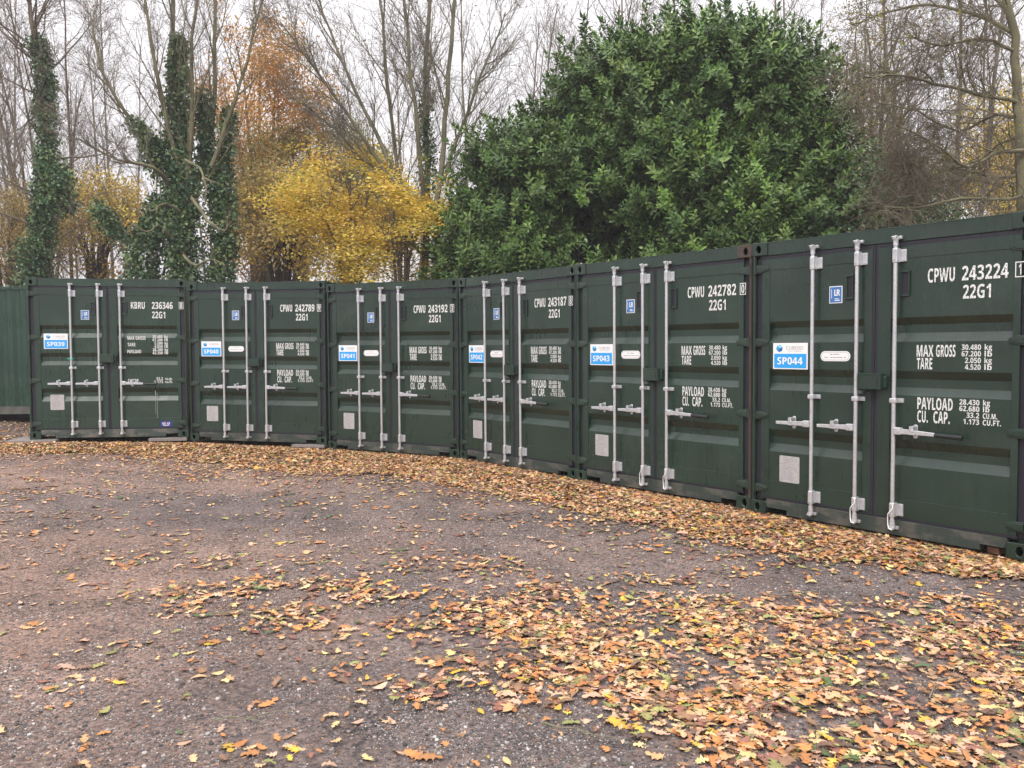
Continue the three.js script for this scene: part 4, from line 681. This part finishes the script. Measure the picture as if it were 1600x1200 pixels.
{
  const r = RNG(801), MAXD = 3000; const tot = HUE.reduce((a, h) => a + h[2], 0), pick = () => { let k = r() * tot; for (let i = 0; i < HUE.length; i++) { k -= HUE[i][2]; if (k <= 0) return i; } return 0; };
  const x0 = -12.5, x1 = 5.2, z0 = -17.5, z1 = -2.4, tries = Math.round((x1 - x0) * (z1 - z0) * MAXD);
  for (let i = 0; i < tries; i++) {
    const x = lerp(x0, x1, r()), z = lerp(z0, z1, r()), q = r(); if (Math.abs(x) > -z * .70 + .6) continue; if (q * MAXD > density(x, z)) continue;
    const [d, w] = bandAt(x, z); if (d < -.5 && !(x < -7.9)) continue;
    const deep = d > -.05 ? smooth(1.0, .3, d / w) : 0, h = pick(), c = HUE[h][1], k = .72 + .5 * r(), j = (r() - .5) * .16;
    const y = groundY(x, z) + .006 + deep * smooth(.05, .6, d) * .045 * r() * (.4 + fbm(x * 2, z * 2, 731, 3)) * 1.4 + (d > .4 && density(x, z) > 200 ? r() * .012 : 0);
    const tilt = .04 + (deep > 0 ? .46 : .16) * r() * r() * 1.6, e = new THREE.Euler((r() - .5) * tilt * 2, r() * 6.283, (r() - .5) * tilt * 2 + (r() < .22 ? Math.PI : 0), 'YXZ'), v = Math.floor(r() * LG.length);
    const it = { p: V(x, y + (Math.abs(e.z) > 2 ? .012 : 0), z), q: new THREE.Quaternion().setFromEuler(e), s: (r() < (deep > .1 ? .15 : .42) ? .26 : .52) + .62 * Math.pow(r(), 2.5) + .1 * r(), c: rgb(c[0] * k * (1 + j), c[1] * k, c[2] * k * (1 - j)), h, v };
    const inView = Math.abs(x) < -z * .60 && z < -3.0; if (inView) near.push(it); litter[v].push(it);
  }
  near.sort((a, b) => b.p.z - a.p.z); // nearest to the camera first
  // prefer leaves that lie clear of the deep heaps: those can be picked out one by one
  const chosen = near.filter(it => it.p.z > -5.6).slice(0, 1800), step = Math.max(1, Math.floor(chosen.length / 300)), solo = new Set(); for (let i = 0; i < chosen.length && solo.size < 300; i += step) solo.add(chosen[i]);
  const mats = HUE.map(h => new THREE.MeshStandardMaterial({ color: rgb(...h[1]), vertexColors: true, roughness: .72, side: THREE.DoubleSide }));
  const SH = ['lobed', 'lobed', 'lobed', 'lobed', 'oval', 'lobed', 'oval', 'lobed'];
  for (const it of solo) {
    const m = new THREE.Mesh(LG[it.v], mats[it.h]); m.name = numbered('fallen_leaf'); m.position.copy(it.p); m.position.y += .003; m.quaternion.copy(it.q); m.scale.setScalar(it.s * 1.08); m.castShadow = m.receiveShadow = true; scene.add(m);
    const size = SH[it.v]; tag(m, `${HUE[it.h][0]} ${size} fallen leaf lying on the gravel in the foreground`, 'leaf', `${HUE[it.h][0]} ${size} leaves in the foreground`);
  }
  const G0 = new THREE.Group(); G0.name = 'leaf_litter'; scene.add(G0); tag(G0, 'drift of yellow and brown fallen leaves along the doors and across the gravel', 'leaf litter', null, 'stuff');
  litter.forEach((l, v) => { const it = l.filter(i => !solo.has(i)); scatter('leaves', LG[v], LM.dry, G0, it); });
  const bits = []; for (let i = 0; i < 26000; i++) { const z = -2.6 - 11 * Math.pow(r(), 1.3), x = (r() * 2 - 1) * (-z * .68 + .3), [d] = bandAt(x, z); if (d < .05 || r() > .25 + density(x, z) / 260) continue; const c = HUE[[0, 2, 3, 3, 6, 8, 8][Math.floor(r() * 7)]][1], k = .6 + .5 * r(); bits.push({ p: V(x, groundY(x, z) + .002, z), q: new THREE.Quaternion().setFromEuler(new THREE.Euler((r() - .5) * .9, r() * 6.28, (r() - .5) * .9, 'YXZ')), s: .10 + .22 * r() * r(), c: rgb(c[0] * k, c[1] * k, c[2] * k) }); }
  scatter('leaf_crumbs', LG[6], LM.dry, G0, bits);
  console.log('litter', litter.reduce((a, l) => a + l.length, 0), 'solo', solo.size);
}
{ // loose stones on the yard
  const r = RNG(901), g = new THREE.IcosahedronGeometry(1, 0), p = g.attributes.position; for (let i = 0; i < p.count; i++) { const k = .75 + .4 * hash(Math.round(p.getX(i) * 50), Math.round(p.getY(i) * 50), Math.round(p.getZ(i) * 50)); p.setXYZ(i, p.getX(i) * k, p.getY(i) * k * .62, p.getZ(i) * k * .85); } g.computeVertexNormals(); g.deleteAttribute('uv');
  const pal = [[.12, .105, .10], [.06, .055, .056], [.18, .16, .15], [.09, .08, .078], [.26, .235, .22], [.13, .10, .09], [.045, .042, .043], [.29, .265, .24], [.20, .14, .12], [.09, .085, .085], [.14, .12, .12], [.42, .39, .36], [.12, .105, .095]], it = [];
  for (let i = 0; i < 300000; i++) { const z = -2.5 - 9 * Math.pow(r(), 1.5), x = (r() * 2 - 1) * (-z * .66 + .2); if (r() > .12 + 1.2 * smooth(.42, .68, fbm(x * 1.1, z * 1.1, 911, 4))) continue; const [d] = bandAt(x, z); if (d < .2) continue; const s = .0018 + .0036 * r() + .010 * Math.pow(r(), 22); it.push({ p: V(x, groundY(x, z) + s * .12, z), q: new THREE.Quaternion().setFromEuler(new THREE.Euler((r() - .5) * .8, r() * 6.28, (r() - .5) * .8)), s, c: tint(r, pal, .2) }); }
  const m = scatter('gravel', g, std({ color: 0xffffff, roughness: .85 }), null, it); tag(m, 'loose grey gravel stones across the yard', 'gravel', null, 'stuff');
}
{ // fallen sticks
  const r = RNG(951), spots = [[1.3, -3.75, .5, .5, 'thin pale stick among the leaves at the lower right'], [2.3, -4.55, .45, 1.0, 'short stick beside the leaf patch at the right'], [-.15, -4.35, .35, -.2, 'thin curved stalk on bare gravel near the lower centre'], [-1.6, -5.0, .5, .1, 'long thin stick beside the small leaf patch on the left'], [.9, -7.2, .55, .6, 'dark twig lying at the edge of the leaf drift'], [.3, -3.4, .4, -.5, 'thin stick at the bottom centre of the yard'], [-1.15, -3.55, .35, .2, 'thin pale stalk at the lower left of the yard']];
  spots.push([-.95, -4.2, .3, .9, 'short straw on open gravel left of the lower centre'], [.75, -4.15, .45, -.6, 'curved pale stalk at the left edge of the big leaf patch'], [1.9, -5.3, .5, .2, 'pale stick across the gravel above the big leaf patch'], [-2.3, -5.6, .4, -.3, 'thin stick near the left edge of the yard'], [2.1, -3.9, .6, .8, 'long grey stick lying over the leaves at the far right']);
  for (const [x, z, l, a, label] of spots) { const w = new Wood(), P = []; for (let i = 0; i <= 5; i++) P.push(V((i / 5 - .5) * l, .006 + .008 * r(), (r() - .5) * .05)); w.limb(P, P.map((_, i) => .004 - i * .0005), 5); w.limb([P[2], P[2].clone().add(V(.08, .01, .06))], [.003, .0012], 4); const m = new THREE.Mesh(w.geo(), r() > .5 ? BK.grey : BK.moss); m.name = numbered('fallen_stick'); m.position.set(x, groundY(x, z) + .012, z); m.rotation.y = a; m.castShadow = true; scene.add(m); tag(m, label, 'stick'); }
}
{ let t = 0; scene.traverse(o => { if (o.isMesh && !o.isInstancedMesh) t += (o.geometry.index ? o.geometry.index.count : o.geometry.attributes.position.count) / 3; }); console.log('triangles', Math.round(t)); }
renderer.render(scene, camera);
